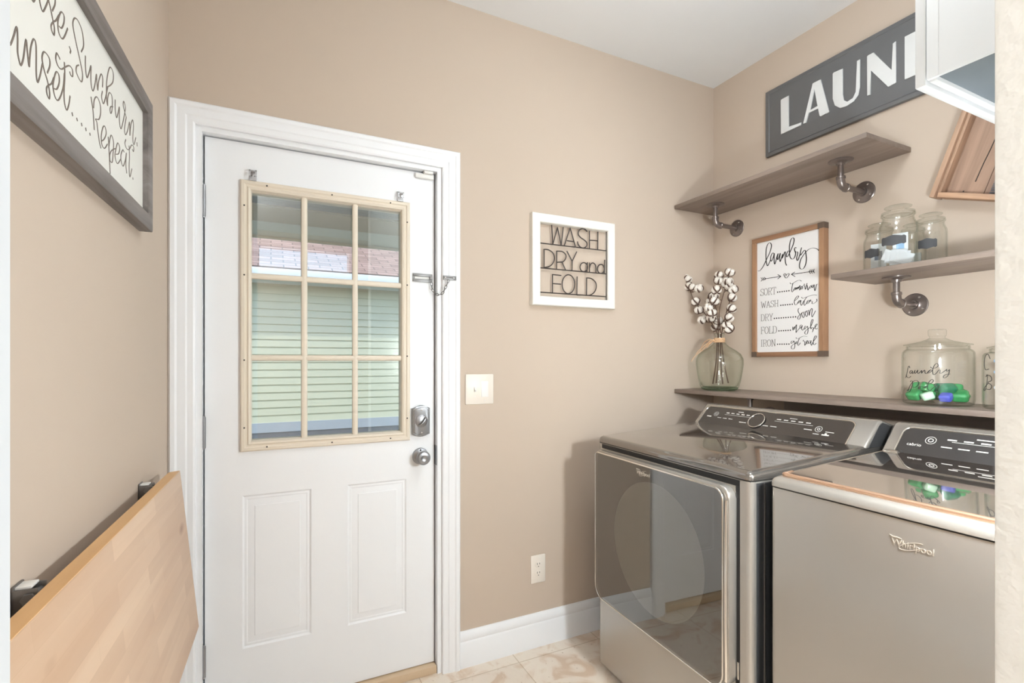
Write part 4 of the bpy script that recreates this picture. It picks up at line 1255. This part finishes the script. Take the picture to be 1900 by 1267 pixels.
# ================================================================== DRYER AND WASHER
def whirl_logo(parent, x, y, z, wd, mat):
    t = text_obj('brand_name', 'Whirlpool', wd * .245, mat, parent, (x, y, z), (PI / 2, 0, 0), .0006, .92)
    ring = [(x - wd * .02 + wd * .30 * math.cos(a) * math.cos(.42) - wd * .085 * math.sin(a) * math.sin(.42), y - .0002,
             z + wd * .30 * math.cos(a) * math.sin(.42) + wd * .085 * math.sin(a) * math.cos(.42)) for a in [2 * PI * k / 40 for k in range(41)]]
    MB().tube(ring[2:36], wd * .008, 6).build('logo_swirl', mat, t.parent)
    sw_ = [(x - wd * .52, y, z + wd * .17), (x - wd * .44, y, z + wd * .14), (x - wd * .34, y, z + wd * .145), (x - wd * .24, y, z + wd * .13)]
    MB().tube(catmull(sw_, 5), lambda t_: wd * (.006 + .012 * math.sin(PI * t_)), 6).build('logo_swirl', mat, t.parent)


def machine(t, W, D, top):
    """cabinet, crowned top and sloping console; x across, y=0 front, z up"""
    mb = MB().box(0, W, 0, D, .028, .932, .018, 4, lambda c, e: abs(e.verts[0].co.z - e.verts[1].co.z) > .5)
    mb.build('cabinet', M['body'], t)
    # darker side sheets with a bright folded seam
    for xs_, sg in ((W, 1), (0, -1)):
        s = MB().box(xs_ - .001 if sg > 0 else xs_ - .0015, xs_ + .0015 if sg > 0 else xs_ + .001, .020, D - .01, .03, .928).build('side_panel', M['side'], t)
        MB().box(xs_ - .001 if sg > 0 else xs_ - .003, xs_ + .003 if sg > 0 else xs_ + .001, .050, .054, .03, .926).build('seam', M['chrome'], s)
    for fx in (.06, W - .06):
        for fy in (.07, D - .08):
            MB().lathe([(0, 0), (.022, 0), (.024, .008), (.014, .012), (.014, .030), (0, .030)], 16, (fx, fy, 0)).build('foot', M['rubber'], t)
    MB().box(.006, W - .006, .004, D - .01, .930, .9365).build('top_gap', M['gap'], t)
    return t


def slope(t, y):
    return None


def top_panel(t, W, D, mat, y1, z0=.9605, z1=1.0):
    pts = [(-.001, -.003, .936), (W + .001, -.003, .936), (W + .001, D, .936), (-.001, D, .936),
           (-.001, -.003, z0), (W + .001, -.003, z0), (W + .001, D, z1 + (z1 - z0) / y1 * 0), (-.001, D, z1)]
    mb = MB().hexa(pts, .020, 5, lambda c, e: c.z > .945 or abs(e.verts[0].co.z - e.verts[1].co.z) > .015)
    return mb.build('top', mat, t, ang=60)


CON = [(.512, .985), (.590, 1.070), (.604, 1.0755), (.690, 1.052), (.735, 1.030), (.765, .99)]     # console side profile (y, z)


def console(t, W, x0, x1):
    c = MB().prism(CON, x0, x1, plane='yz', bevel=.010, seg=3).build('console', M['body'], t, ang=50)
    for xa in (x0 - .0012, x1 - .0008):
        MB().prism([(.530, .99), (.590, 1.060), (.604, 1.067), (.688, 1.045), (.728, 1.025), (.755, .99)], xa, xa + .002, plane='yz').build('end_cap', M['side'], c)
    # face frame: along x and up the slope
    (ya, za), (yb, zb) = CON[0], CON[1]
    ln = math.hypot(yb - ya, zb - za)
    uy, uz = (yb - ya) / ln, (zb - za) / ln
    ny, nz = -uz, uy

    def fp_(x, s, o):
        return (x, ya + uy * s + ny * o, za + uz * s + nz * o)
    return c, fp_, ln


def on_slope(mb, poly, fp_, o0, o1):
    bm = mb.bm
    A = [bm.verts.new(fp_(a, b, o0)) for a, b in poly]
    B = [bm.verts.new(fp_(a, b, o1)) for a, b in poly]
    n = len(poly)
    bm.faces.new(A)
    bm.faces.new(B[::-1])
    for i in range(n):
        bm.faces.new((A[i], B[i], B[(i + 1) % n], A[(i + 1) % n]))


def markings(parent, fp_, rows, rings, o):
    mb = MB()
    for x0, x1, s0, s1 in rows:
        on_slope(mb, [(x0, s0), (x1, s0), (x1, s1), (x0, s1)], fp_, o, o + .0004)
    for cx, cs, rx, rs, w_ in rings:
        mb.tube([fp_(cx + rx * math.cos(a), cs + rs * math.sin(a), o + .0004) for a in [2 * PI * k / 36 for k in range(36)]], w_, 6, closed=True)
    return mb.build('markings', M['mark'], parent)


# ---- dryer
DW = .752
dr = thing('dryer', 'grey metallic front load dryer with dark see-through door', 'dryer', (1.225, 1.700, 0), RIGHT - math.radians(1.9))
machine(dr, DW, .80, 0)
top_panel(dr, DW, .80, M['body_top'], .8, .9605, 1.012)
con, fpd, ln = console(dr, DW, .004, DW - .004)
pan = MB()
on_slope(pan, rrect(.034, .682, -.016, ln - .013, .02, 5, (.004, .004, .022, .022)), fpd, -.001, .0022)
pn = pan.build('control_panel', M['panel'], con)
tr = MB()
tr.tube([fpd(a, b, .0026) for a, b in rrect(.031, .685, -.016, ln - .010, .02, 5, (.004, .004, .024, .024))], .0022, 6, closed=True)
tr.build('panel_trim', M['chrome'], con)
rows = []
for k in range(5):
    rows += [(.150 + k * .026, .150 + k * .026 + .015, .076, .080), (.395 + k * .030, .395 + k * .030 + .018, .074, .078)]
rows += [(.145, .285, .068, .0692), (.390, .545, .066, .0672), (.058, .082, .047, .052), (.205, .232, .088, .0905), (.445, .475, .086, .0885)]
for k in range(3):
    rows.append((.118 + k * .030, .118 + k * .030 + .020, .047, .0495))
rows += [(.238, .272, .038, .041), (.352, .375, .037, .040), (.385, .412, .038, .041), (.520, .550, .046, .049), (.600, .630, .046, .0485), (.560, .582, .032, .0345), (.592, .618, .031, .036), (.601, .609, .036, .042)]
markings(pn, fpd, rows, [(.101, .066, .011, .011, .0007), (.101, .066, .005, .005, .0007), (.572, .055, .012, .012, .0008), (.572, .055, .0045, .0045, .001)], .0022)
dl = MB()
dl.tube([fpd(.315 + .034 * math.cos(a), .056 + .034 * math.sin(a), .006) for a in [2 * PI * k / 40 for k in range(40)]], .0018, 8, closed=True)
on_slope(dl, [(.315 + .033 * math.cos(a), .056 + .033 * math.sin(a)) for a in [2 * PI * k / 32 for k in range(32)]], fpd, .002, .0048)
dl.build('dial', M['panel'], con)
rg = MB()
rg.tube([fpd(.315 + .034 * math.cos(a), .056 + .034 * math.sin(a), .0062) for a in [2 * PI * k / 40 for k in range(40)]], .0021, 8, closed=True)
rg.build('dial_ring', M['chrome'], con)
# dark strips painting the shade of the handle recess and the gap beside it
MB().box(.030, .714, -.0012, .004, .9125, .930, .0005).build('handle_shade', M['gap'], dr)
MB().box(.700, .714, -.0012, .004, .300, .9125, .0005).build('hinge_shade', M['gap'], dr)
MB().box(.705, .712, -.0022, .003, .36, .41, .001).build('hinge_cover', M['chrome'], dr)
# door
dd = MB()
shape = rrect(.034, .703, .318, .910, .03, 6, (.05, .05, .035, .016))
dd.prism(shape, -.030, .001, bevel=.006, seg=3)
dm = dd.build('door', M['body'], dr, ang=45)
inner = rrect(.037, .686, .322, .901, .03, 6, (.046, .046, .030, .012))
liner = MB().prism(rrect(.040, .683, .325, .898, .03, 6, (.044, .044, .028, .010)), -.0312, -.0300)
liner.build('door_liner', M['drum_dark'], dm)
bowl = MB().lathe([(0, -.0348), (.09, -.0346), (.17, -.0339), (.205, -.0330), (.225, -.0318), (.228, -.0312), (0, -.0312)], 56, (.385, 0, .622), 'y')
bowl.build('drum_window', M['drum'], dm)
MB().prism(inner, -.0385, -.0355).build('door_glass', M['dryer_glass'], dm)
MB().tube([(a, -.0372, b) for a, b in rrect(.0365, .6865, .3215, .9015, .03, 6, (.047, .047, .031, .013))], .0026, 8, closed=True).build('door_trim', M['chrome'], dm)
MB().tube(catmull([(.694, -.029, .872), (.6945, -.032, .80), (.6945, -.033, .62), (.6945, -.032, .42), (.692, -.029, .352)], 6), .0052, 12).build('door_handle', M['chrome'], dm)
whirl_logo(dm, .338, -.0392, .874, .076, M['logo'])

# ---- washer
WW = .655
wa = thing('washer', 'grey metallic top load washer with black glass lid nearest the room opening', 'washer', (1.212, .902, 0), RIGHT)
machine(wa, WW, .78, 0)
top_panel(wa, WW, .78, M['body'], .78, .9605, 1.0)
con, fpw, ln = console(wa, WW, .004, WW - .004)
pan = MB()
on_slope(pan, rrect(.044, .612, -.016, ln - .013, .02, 5, (.004, .004, .022, .022)), fpw, -.001, .0022)
pn = pan.build('control_panel', M['panel'], con)
MB().tube([fpw(a, b, .0026) for a, b in rrect(.041, .615, -.016, ln - .010, .02, 5, (.004, .004, .024, .024))], .0022, 6, closed=True).build('panel_trim', M['chrome'], con)
rows = [(.170, .42, .066, .0674), (.222, .262, .083, .0865)]
for k in range(5):
    rows.append((.158 + k * .038, .158 + k * .038 + .022, .071, .0755))
    rows.append((.150 + k * .040, .150 + k * .040 + .026, .044, .0475))
markings(pn, fpw, rows, [(.120, .064, .013, .013, .0008), (.120, .064, .006, .006, .0012)], .0022)
lg = text_obj('range_name', 'cabrio', .015, M['mark'], pn, fpw(.084, .042, .0026), (math.atan2(CON[1][1] - CON[0][1], CON[1][0] - CON[0][0]), 0, 0), .0002)
# lid: glass in a bright front trim; the top surface rises towards the back
sl = (1.0 - .9605) / .78


def tz(y):
    return .9605 + sl * (y + .003)


def lid_poly(x0, x1, y0, y1, r, h):
    return [(a, b, tz(b) + h) for a, b in rrect(x0, x1, y0, y1, r, 5)]


mb = MB()
A = [mb.bm.verts.new(p) for p in lid_poly(.028, .627, .028, .500, .022, -.004)]
B = [mb.bm.verts.new(p) for p in lid_poly(.028, .627, .028, .500, .022, .008)]
n_ = len(A)
mb.bm.faces.new(A)
mb.bm.faces.new(B[::-1])
for i in range(n_):
    mb.bm.faces.new((A[i], B[i], B[(i + 1) % n_], A[(i + 1) % n_]))
ld = mb.build('lid', M['lid'], wa)
MB().tube(catmull([(.026, .058, tz(.058) + .005), (.029, .036, tz(.036) + .005), (.040, .026, tz(.026) + .004), (.20, .0255, tz(.026) + .004), (.45, .0255, tz(.026) + .004), (.615, .026, tz(.026) + .004), (.627, .036, tz(.036) + .005), (.629, .058, tz(.058) + .005)], 5),
          .0062, 10).build('lid_trim', M['copper'], ld)
for xs_ in (.0265, .6285):
    MB().tube([(xs_, .055, tz(.055) + .006), (xs_, .49, tz(.49) + .006)], .0035, 8).build('lid_edge', M['chrome'], ld)
for xs_ in (.045, .61):
    MB().box(xs_ - .02, xs_ + .02, .485, .518, tz(.5), tz(.5) + .012, .004).build('lid_hinge', M['chrome'], wa)
whirl_logo(wa, .333, -.0008, .880, .082, M['logo'])

# ================================================================== VASE AND COTTON
VX, VY, VZ = 2.0, 1.762, Z3 + TH_S
va = thing('vase', 'green glass demijohn vase with twine bow on the long shelf', 'vase', (VX, VY, VZ), RIGHT)
prof = [(0, .003), (.070, .003), (.080, .006), (.090, .020), (.098, .050), (.105, .090), (.110, .130), (.109, .155), (.098, .178), (.075, .197), (.050, .212),
        (.034, .226), (.024, .240), (.021, .255), (.021, .268), (.0245, .275), (.0245, .281), (.0195, .283)]
inn = [(r - .0032, z) for r, z in prof[4:-1]][::-1]
mb = MB().lathe(prof + inn + [(.084, .024), (.070, .014), (0, .012)], 48)
mb.build('glass', M['vase'], va)
MB().lathe([(0, .001), (.070, .001), (.081, .005), (.0865, .012), (.080, .017), (.055, .011), (0, .010)], 48).build('thick_base', M['base_glass'], va)
tw = MB()
for k in range(5):
    tw.tube([(.0245 * math.cos(a), .0245 * math.sin(a), .238 + k * .0046) for a in [2 * PI * q / 24 for q in range(24)]], .0026, 6, closed=True)
nx, ny, nz_ = -.012, -.026, .246
for pts in ([(nx, ny, nz_), (-.030, -.036, .252), (-.058, -.042, .236), (-.074, -.046, .204), (-.066, -.048, .196), (-.046, -.042, .220), (nx, ny, nz_)],
            [(nx, ny, nz_), (-.022, -.038, .246), (-.038, -.044, .226), (-.034, -.046, .212), (-.026, -.042, .226), (nx, ny, nz_)],
            [(nx, ny, nz_), (-.030, -.046, .222), (-.052, -.072, .192), (-.070, -.092, .168), (-.086, -.100, .142)],
            [(nx, ny, nz_), (-.040, -.040, .232), (-.066, -.056, .206), (-.080, -.074, .180)]):
    tw.tube(catmull(pts, 6), .0019, 6)
tw.ball((nx, ny, nz_), .006, sub=1)
tw.build('twine_bow', M['twine'], va)

# each cotton branch is a thing: a stem out of the neck with its own bolls
bolls = TRACES['bolls']
rnd = random.Random(4)
fam = {0: [], 1: [], 2: [], 3: []}
for i, (bx, bz_) in enumerate(bolls):
    x_, z_ = bx * S4, bz_ * S4
    if x_ < -.085 or (x_ < -.06 and z_ < .42):
        fam[0].append((x_, z_))
    elif x_ > .045:
        fam[2].append((x_, z_))
    elif z_ > .5 or x_ < -.03:
        fam[1].append((x_, z_))
    else:
        fam[3].append((x_, z_))
clab = ['cotton branch leaning towards the corner with the lowest tip', 'tallest upright cotton branch in the green vase',
        'cotton branch leaning towards the framed sign', 'short cotton branch in the middle of the bunch']
foot = [(-.030, -.012, .03), (-.006, .030, .03), (.040, .016, .036), (.012, -.036, .036)]
for k in range(4):
    br = thing('cotton_branch', clab[k], 'cotton branch', (VX, VY, VZ), RIGHT, 'cotton branches in the vase')
    pts = sorted(fam[k], key=lambda q: q[1])
    tip = pts[-1]
    yb = (-.030, .036, .004, -.060)[k]
    neck = ((-.0105, -.004), (-.003, .0105), (.0105, .004), (.004, -.0105))[k]
    mid = sum(q[0] for q in pts) / len(pts)
    stem = catmull([foot[k], (foot[k][0] * .55, foot[k][1] * .5, .13), (neck[0], neck[1], .235), (neck[0] * 1.1, neck[1] * 1.1, .288), (mid * .62, yb * .5, .385), ((mid * .75 + tip[0] * .25), yb, .46), (tip[0], yb, tip[1] - .006)], 8)
    mb = MB().tube(stem, lambda t_: .0032 - .0017 * t_, 8)
    pos = []
    for x_, z_ in pts[:-1]:
        d_ = yb + rnd.uniform(-.012, .012)
        s_ = min((q for q in stem if q.z > .275), key=lambda q: abs(q.z - (z_ - .022)))
        mb.tube(catmull([s_, s_.lerp(Vector((x_, d_, z_)), .5) + Vector((0, 0, -.004)), (x_, d_, z_ - .008)], 4), .0013, 6)
        pos.append((x_, d_, z_))
    pos.append((tip[0], yb, tip[1]))
    mb.build('stem', M['stem'], br)
    for x_, y_, z_ in pos:
        c = Vector((x_, y_, z_))
        rot = Matrix.Rotation(rnd.uniform(0, 2 * PI), 3, 'Z') @ Matrix.Rotation(rnd.uniform(-.9, .9), 3, 'X') @ Matrix.Rotation(rnd.uniform(-.6, .6), 3, 'Y')
        mb = MB()
        for q in range(4):
            a = q * PI / 2
            off = rot @ Vector((.0105 * math.cos(a), .0105 * math.sin(a), .001))
            mb.ball(c + off, .0145, sz=1.18, sub=2, rot=rot, noise=.07)
        b_ = mb.build('cotton_boll', M['cotton'], br, ang=80)
        mb = MB()
        for q in range(4):
            a = q * PI / 2 + PI / 4
            pp = [rot @ Vector((r_ * math.cos(a), r_ * math.sin(a), h_)) + c for r_, h_ in ((.002, -.0195), (.0150, -.0135), (.0222, .000), (.0205, .0135))]
            mb.tube(catmull(pp, 4), lambda t_: .0006 + .0034 * math.sin(PI * min(1, .12 + .88 * t_)), 6)
        mb.build('husk', M['husk'], b_)

# ================================================================== JARS
def jar(label, x, y, z, r, h, neck, group=None, lid='flat'):
    t = thing('glass_jar', label, 'jar', (x, y, z), RIGHT, group)
    if lid == 'flat':       # apothecary jar with a ground glass stopper lid
        p = [(0, .002), (r * .86, .002), (r * .97, .008), (r, .020), (r, h * .62), (r * .97, h * .69), (r * .86, h * .75), (neck, h * .79), (neck, h * .825), (neck * 1.10, h * .84), (neck * 1.10, h * .865), (neck * .98, h * .87)]
        q = [(a - .003, b) for a, b in p[2:-1]][::-1]
        MB().lathe(p + q + [(r * .84, .011), (0, .010)], 40).build('body', M['jar'], t)
        l = [(0, h * .845), (neck * .9, h * .845), (neck * .93, h * .872), (neck * 1.06, h * .880), (neck * 1.06, h * .897), (neck * .72, h * .918), (neck * .5, h * .930), (neck * .46, h * .945),
             (neck * .70, h * .957), (neck * .86, h * .968), (neck * .88, h * .982), (neck * .7, h * .996), (0, h)]
        MB().lathe(l, 36).build('lid', M['jar'], t)
    else:                   # wide biscuit jar with a knobbed cover
        p = [(0, .002), (r * .90, .002), (r * .97, .006), (r, .020), (r, h * .64), (r * .985, h * .69), (r * .93, h * .72), (neck, h * .735), (neck, h * .775)]
        q = [(a - .003, b) for a, b in p[2:]][::-1]
        MB().lathe(p + q + [(r * .88, .011), (0, .009)], 48).build('body', M['jar'], t)
        l = [(0, h * .772), (neck * .9, h * .770), (neck * .92, h * .782), (neck * 1.09, h * .784), (neck * 1.09, h * .796), (neck * .8, h * .816), (neck * .5, h * .842), (neck * .36, h * .862), (neck * .26, h * .880),
             (neck * .25, h * .900), (neck * .29, h * .915), (neck * .30, h * .975), (neck * .27, h * .995), (0, h)]
        MB().lathe(l, 40).build('lid', M['jar'], t)
    return t


def chalk_label(t, r, a0, z0, hw, hh):
    """bracket-shaped chalkboard sticker following the glass"""
    mb = MB()
    out = []
    for k in range(13):
        u = -1 + 2 * k / 12
        hgt = hh * (.72 + .28 * max(0, 1 - abs(u) * 1.5) + .10 * (abs(u) > .8)) if abs(u) < 1 else hh * .62
        out.append((u * hw, hgt))
    bm = mb.bm
    rows_ = []
    for u, hgt in out:
        a = a0 + u / r
        ring = []
        for rr in (r + .0003, r + .0010):
            for s in (-1, 1):
                ring.append(bm.verts.new((rr * math.cos(a), rr * math.sin(a), z0 + s * hgt)))
        rows_.append((ring[0], ring[1], ring[3], ring[2]))
    for A, B in zip(rows_, rows_[1:]):
        for j in range(4):
            bm.faces.new((A[j], B[j], B[(j + 1) % 4], A[(j + 1) % 4]))
    bm.faces.new(rows_[0])
    bm.faces.new(rows_[-1][::-1])
    mb.build('label', M['chalk'], t)


JZ = Z2 + TH_S
G1 = 'small lidded jars on the short shelf'
# a0: direction of the label in the jar's frame (-90 degrees faces the room)
jr = [(1.975, .971, .055, .222, .045, 'lidded glass jar of white packets with chalk label at the front of the short shelf', -1.38),
      (2.060, .913, .045, .190, .037, 'empty lidded glass jar with chalk label on the short shelf', -1.38),
      (2.085, 1.088, .050, .200, .041, 'lidded glass jar with chalk label and printed card, towards the framed sign', -1.62)]
for x_, y_, r_, h_, nk, lab, a0 in jr:
    t = jar(lab, x_, y_, JZ, r_, h_, nk, G1)
    chalk_label(t, r_, a0, h_ * .42, .037 if r_ > .052 else .027, .0185)
t = jar('lidded glass jar without label behind the others on the short shelf', 2.115, .992, JZ, .039, .180, .033, G1)

def packet(label, cat, x, y, z, sx, sy, sz, rot, mat, group=None, name='packet', prt=None):
    t = MB().box(-sx, sx, -sy, sy, -sz, sz, min(sx, sy, sz) * .6, 2).build(name, mat, loc=(x, y, z))
    t.rotation_euler = rot
    tag(t, label, cat, group)
    if prt:
        MB().box(-sx * .5, sx * .5, -sy - .0004, -sy + .0004, -sz * .1, sz * .5).build('print', prt, t)
    return t


GP = 'white packets in the middle jar'
rp = random.Random(11)
for k in range(6):
    packet('white foil packet slanting in the middle jar of the short shelf', 'packet', 1.975 + rp.uniform(-.006, .006), .971 + (k - 2.5) * .008, JZ + .036 + .006 * (k % 3),
           .024, .0022, .020, (rp.uniform(-.25, .25), rp.uniform(-.5, .5), RIGHT + .25), M['packet'], GP, 'packet', M['packet_grey'] if k % 2 else None)
packet('printed white card standing up in the far jar of the short shelf', 'card', 2.080, 1.088, JZ + .068, .024, .0015, .056, (0, 0, RIGHT + .35), M['packet'], None, 'card', M['packet_grey'])
packet('tall white wrapper standing in the middle jar', 'packet', 1.99, .971, JZ + .078, .022, .0015, .050, (.06, 0, RIGHT + .3), M['packet'], None, 'packet', M['packet_blue'])
bx = MB().box(-.024, .024, -.012, .012, -.030, .030, .002).build('box', M['packet'], loc=(2.115, .992, JZ + .042))
bx.rotation_euler = (0, 0, RIGHT + .4)
tag(bx, 'small white box with orange spot in the unlabelled jar', 'box')
MB().lathe([(0, -.0126), (.008, -.0126), (.008, -.012)], 16, (.004, 0, -.016), 'y').build('spot', M['orange'], bx, label='orange round spot')

# big pods jar
PX, PY, PZ = 2.0, .868, Z3 + TH_S
pj = jar('large round glass jar lettered Laundry Pods on the long shelf', PX, PY, PZ, .0945, .252, .082, None, 'knob')
pj.rotation_euler = (0, 0, 0)
rj = .0950
mb = MB()
for i, s in enumerate(TRACES['pods']):
    if i == 6:
        mb.build('lettering', M['ink_black'], pj)
        mb = MB()
    mb.ribbon([(a * S4, b * S4) for a, b in s], pen(.0012, .0021), lambda a, b, o: ((rj + o) * math.cos(a / .0945), (rj + o) * math.sin(a / .0945), b), smooth=4)
mb.build('lettering', M['ink_black'], pj)


def pod(label, mat, x, y, z, r, seed, group):
    q = random.Random(seed)
    mb = MB()
    rot = Matrix.Rotation(q.uniform(0, 6), 3, 'Z') @ Matrix.Rotation(q.uniform(-.8, .8), 3, 'X')
    g = bmesh.ops.create_cube(mb.bm, size=2)
    bmesh.ops.bevel(mb.bm, geom=mb.bm.edges[:], offset=.62, segments=4, profile=.6, affect='EDGES')
    for v in mb.bm.verts:
        v.co = rot @ Vector((v.co.x * r, v.co.y * r * .92, v.co.z * r * .72))
    o = mb.build('laundry_pod', mat, loc=(x, y, z), ang=70)
    return tag(o, label, 'laundry pod', group)


GG = 'green laundry pods in the jar'
pods = []
layers = [(.033, 8, .062, 0), (.032, 3, .026, .5), (.056, 5, .044, .4)]
i = 0
for zz, cnt, rad, ph in layers:
    for k in range(cnt):
        a = 2 * PI * k / cnt + ph
        x_, y_ = PX + rad * math.cos(a), PY + rad * math.sin(a)
        i += 1
        if zz < .035 and rad > .06 and k == 5:
            pod('blue laundry pod at the front of the pods jar', M['pod_blue'], x_ - .004, y_, PZ + zz - .004, .0165, i, None)
        elif zz < .035 and rad > .06 and k == 4:
            pod('milky white laundry pod low in the pods jar near the blue pod', M['pod_white'], x_, y_, PZ + zz - .002, .0185, i, None)
        else:
            pod('shiny green laundry pod heaped in the pods jar', M['pod_green'] if i % 3 else M['pod_dark'], x_, y_, PZ + zz + (.003 * ((i * 7) % 3 - 1) if zz > .05 else 0), .0212, i, GG)

# jar at the edge of the opening
ej = jar('glass jar of pale blue sheets beside the Laundry Pods jar', 1.985, .664, PZ, .078, .235, .062, None, 'knob')
ej.rotation_euler = (0, 0, 0)
rb = .0784
mb = MB()
CS = [[(.026, .152), (.018, .166), (.006, .158), (.002, .136), (.008, .120), (.022, .122)],
      [(.010, .098), (.016, .104), (.014, .080), (.008, .060), (.000, .058), (.004, .066), (.020, .080)], [(.016, .104), (.028, .100), (.030, .088), (.018, .082), (.030, .074), (.026, .062), (.010, .062)]]
for i, s in enumerate(CS):
    if i == 1:
        mb.build('lettering', M['ink_black'], ej)
        mb = MB()
    mb.ribbon(s, lambda d: .0018, lambda a, b, o: ((rb + o) * math.cos(PI * .735 + a / rb), (rb + o) * math.sin(PI * .735 + a / rb), b), smooth=4)
mb.build('lettering', M['ink_black'], ej)
for k in range(9):
    o = MB().box(-.040, .040, -.036, .036, -.006, .006, .005, 2).build('folded_sheet', M['packet_blue'] if k > 4 else M['packet'], loc=(1.985, .664, PZ + .018 + k * .0158))
    o.rotation_euler = (rp.uniform(-.08, .08), rp.uniform(-.08, .08), rp.uniform(0, 1.5))
    tag(o, 'pale blue folded sheet high in the end jar' if k > 4 else 'white folded sheet low in the end jar', 'sheet', 'pale blue sheets in the end jar' if k > 4 else 'white sheets in the end jar')

# ================================================================== CABINET, TRAY, FOLDING TABLE
cb = thing('wall_cabinet', 'white upper wall cabinet high beside the room opening', 'cabinet', (1.205, YN1, 1.845))
cx1, cd, chh = .895, .300, .895
mb = MB()
mb.box(0, .008, .0, cd, .0, chh).box(cx1 - .008, cx1, 0, cd, 0, chh).box(.016, cx1 - .016, 0, cd, chh - .016, chh).box(.016, cx1 - .016, 0, .012, .03, chh)
mb.build('carcass', M['cab_white'], cb)
MB().box(.008, cx1 - .008, .002, cd - .014, .004, .012).build('underside', M['cab_under'], cb, label='grey underside panel')
MB().box(.008, cx1 - .008, cd - .014, cd - .001, -.004, .045, .0015).build('face_frame', M['cab_white'], cb)
for y_ in (.165, .280):
    MB().box(-.0010, .0006, y_, y_ + .004, .001, chh - .001).build('side_bead', M['cab_white'], cb)
for k in range(2):
    d_ = MB().box(.003 + k * .447, .003 + k * .447 + .442, cd + .003, cd + .022, -.008, chh - .005, .002).build('cabinet_door', M['cab_white'], cb)
    MB().tube(catmull([(.43 + k * .036, cd + .022, .05), (.43 + k * .036, cd + .045, .06), (.43 + k * .036, cd + .045, .13), (.43 + k * .036, cd + .022, .14)], 5), .005, 10).build('handle', M['nickel'], d_)

ta = 19.5 * PI / 180
ty = thing('wooden_tray', 'rustic brown wooden tray hung tilted on the wall above the jars', 'tray', (XR, .937, 1.851), RIGHT)
ty.rotation_euler = (Matrix.Rotation(RIGHT, 3, 'Z') @ Matrix.Rotation(ta, 3, 'Y')).to_euler()
tw_, thh, td = .30, .395, .060
MB().box(0, .016, -td, -.001, 0, thh, .002).box(.016, .026, -td + .012, -.001, .012, thh - .012, .002).build('side_rail', M['crate_rail'], ty)
MB().box(tw_ - .016, tw_, -td, -.001, 0, thh, .002).build('side_rail', M['crate_rail'], ty)
MB().box(0, thh - .0, -td + .004, -.001, -.009, .009, .003).build('end_rail', M['crate_rail2'], ty, loc=(.022, 0, .011)).scale = (.56, 1, 1)
MB().box(0, thh - .0, -td + .004, -.001, -.009, .009, .003).build('end_rail', M['crate_rail2'], ty, loc=(.022, 0, thh - .011)).scale = (.56, 1, 1)
bd = MB().box(.026, .133, -.014, -.002, .015, thh - .015).build('back_board', M['crate'], ty)
MB().box(.135, tw_ - .014, -.014, -.002, .015, thh - .015).build('back_board', M['crate'], ty)
mb = MB()
mb.tube(catmull([(.098, -.0142, .062), (.100, -.0142, .12), (.104, -.0142, .18), (.106, -.0142, .30)], 6), .0016, 6)
mb.build('crack', M['dark_slot'], bd)
for x_, z_ in ((.075, .030), (.150, .245), (.035, .35)):
    MB().ball((x_, -.0142, z_), .0028, sy=.4, sub=1).build('nail', M['dark_dot'], bd)
mb = MB()
for k in range(24):
    mb.box(.150, .262, -.019, -.0135, .022 + k * .0058, .022 + k * .0058 + .0032, .0008)
mb.build('ribbed_plate', M['ribbed'], ty)

ft = thing('folding_table', 'pale beech wall table folded down against the left wall', 'table', (XL - dx * .187, YB - dy * .187, 0), LEFT)
# local: x towards the back wall (0 = far end), -y into the room
TL = 1.16
top = [(-TL, -.066, .945), (0, -.066, .945), (0, -.038, .9405), (-TL, -.038, .9405)]
ztop, zbot = .942, .468
yt, yb_ = -.064, -.112
# board leaning slightly: build upright then shear by its own tilt
tilt = math.atan2(yt - yb_, ztop - zbot)
bd = MB().box(-TL, 0, -.029, 0, -(ztop - zbot) / math.cos(tilt), 0, .004, 3)
o = bd.build('table_top', M['beech'], ft, loc=(0, yt + .029, ztop), rot=(-tilt, 0, 0))
MB().box(-TL + .001, -.001, -.0285, -.0005, -.0005, .0008).build('top_edge', M['beech_edge'], o, label='golden top edge')
for xb in (-.155, -.80):
    mb = MB().box(xb - .016, xb + .016, -.004, -.0008, .66, .950, .001)
    mb.box(xb - .016, xb - .013, -.030, -.0008, .905, .945, .001).box(xb + .013, xb + .016, -.030, -.0008, .905, .945, .001)
    wb = mb.build('wall_bracket', M['steel'], ft)
    mb = MB().tube([(xb - .02, -.022, .932), (xb + .02, -.022, .932)], .0065, 12)
    mb.tube([(xb - .02, -.022, .932), (xb - .024, -.022, .932)], .009, 6)
    mb.build('pivot_bolt', M['nickel'], wb)
    MB().tube([(xb, -.022, .928), (xb - .012, -.026, .80), (xb - .02, -.030, .67)], .007, 10).build('folding_arm', M['steel'], wb)
    MB().box(xb - .012, xb + .013, -.022, -.002, .944, .948, .001).build('end_cap', M['white_plastic'], wb)
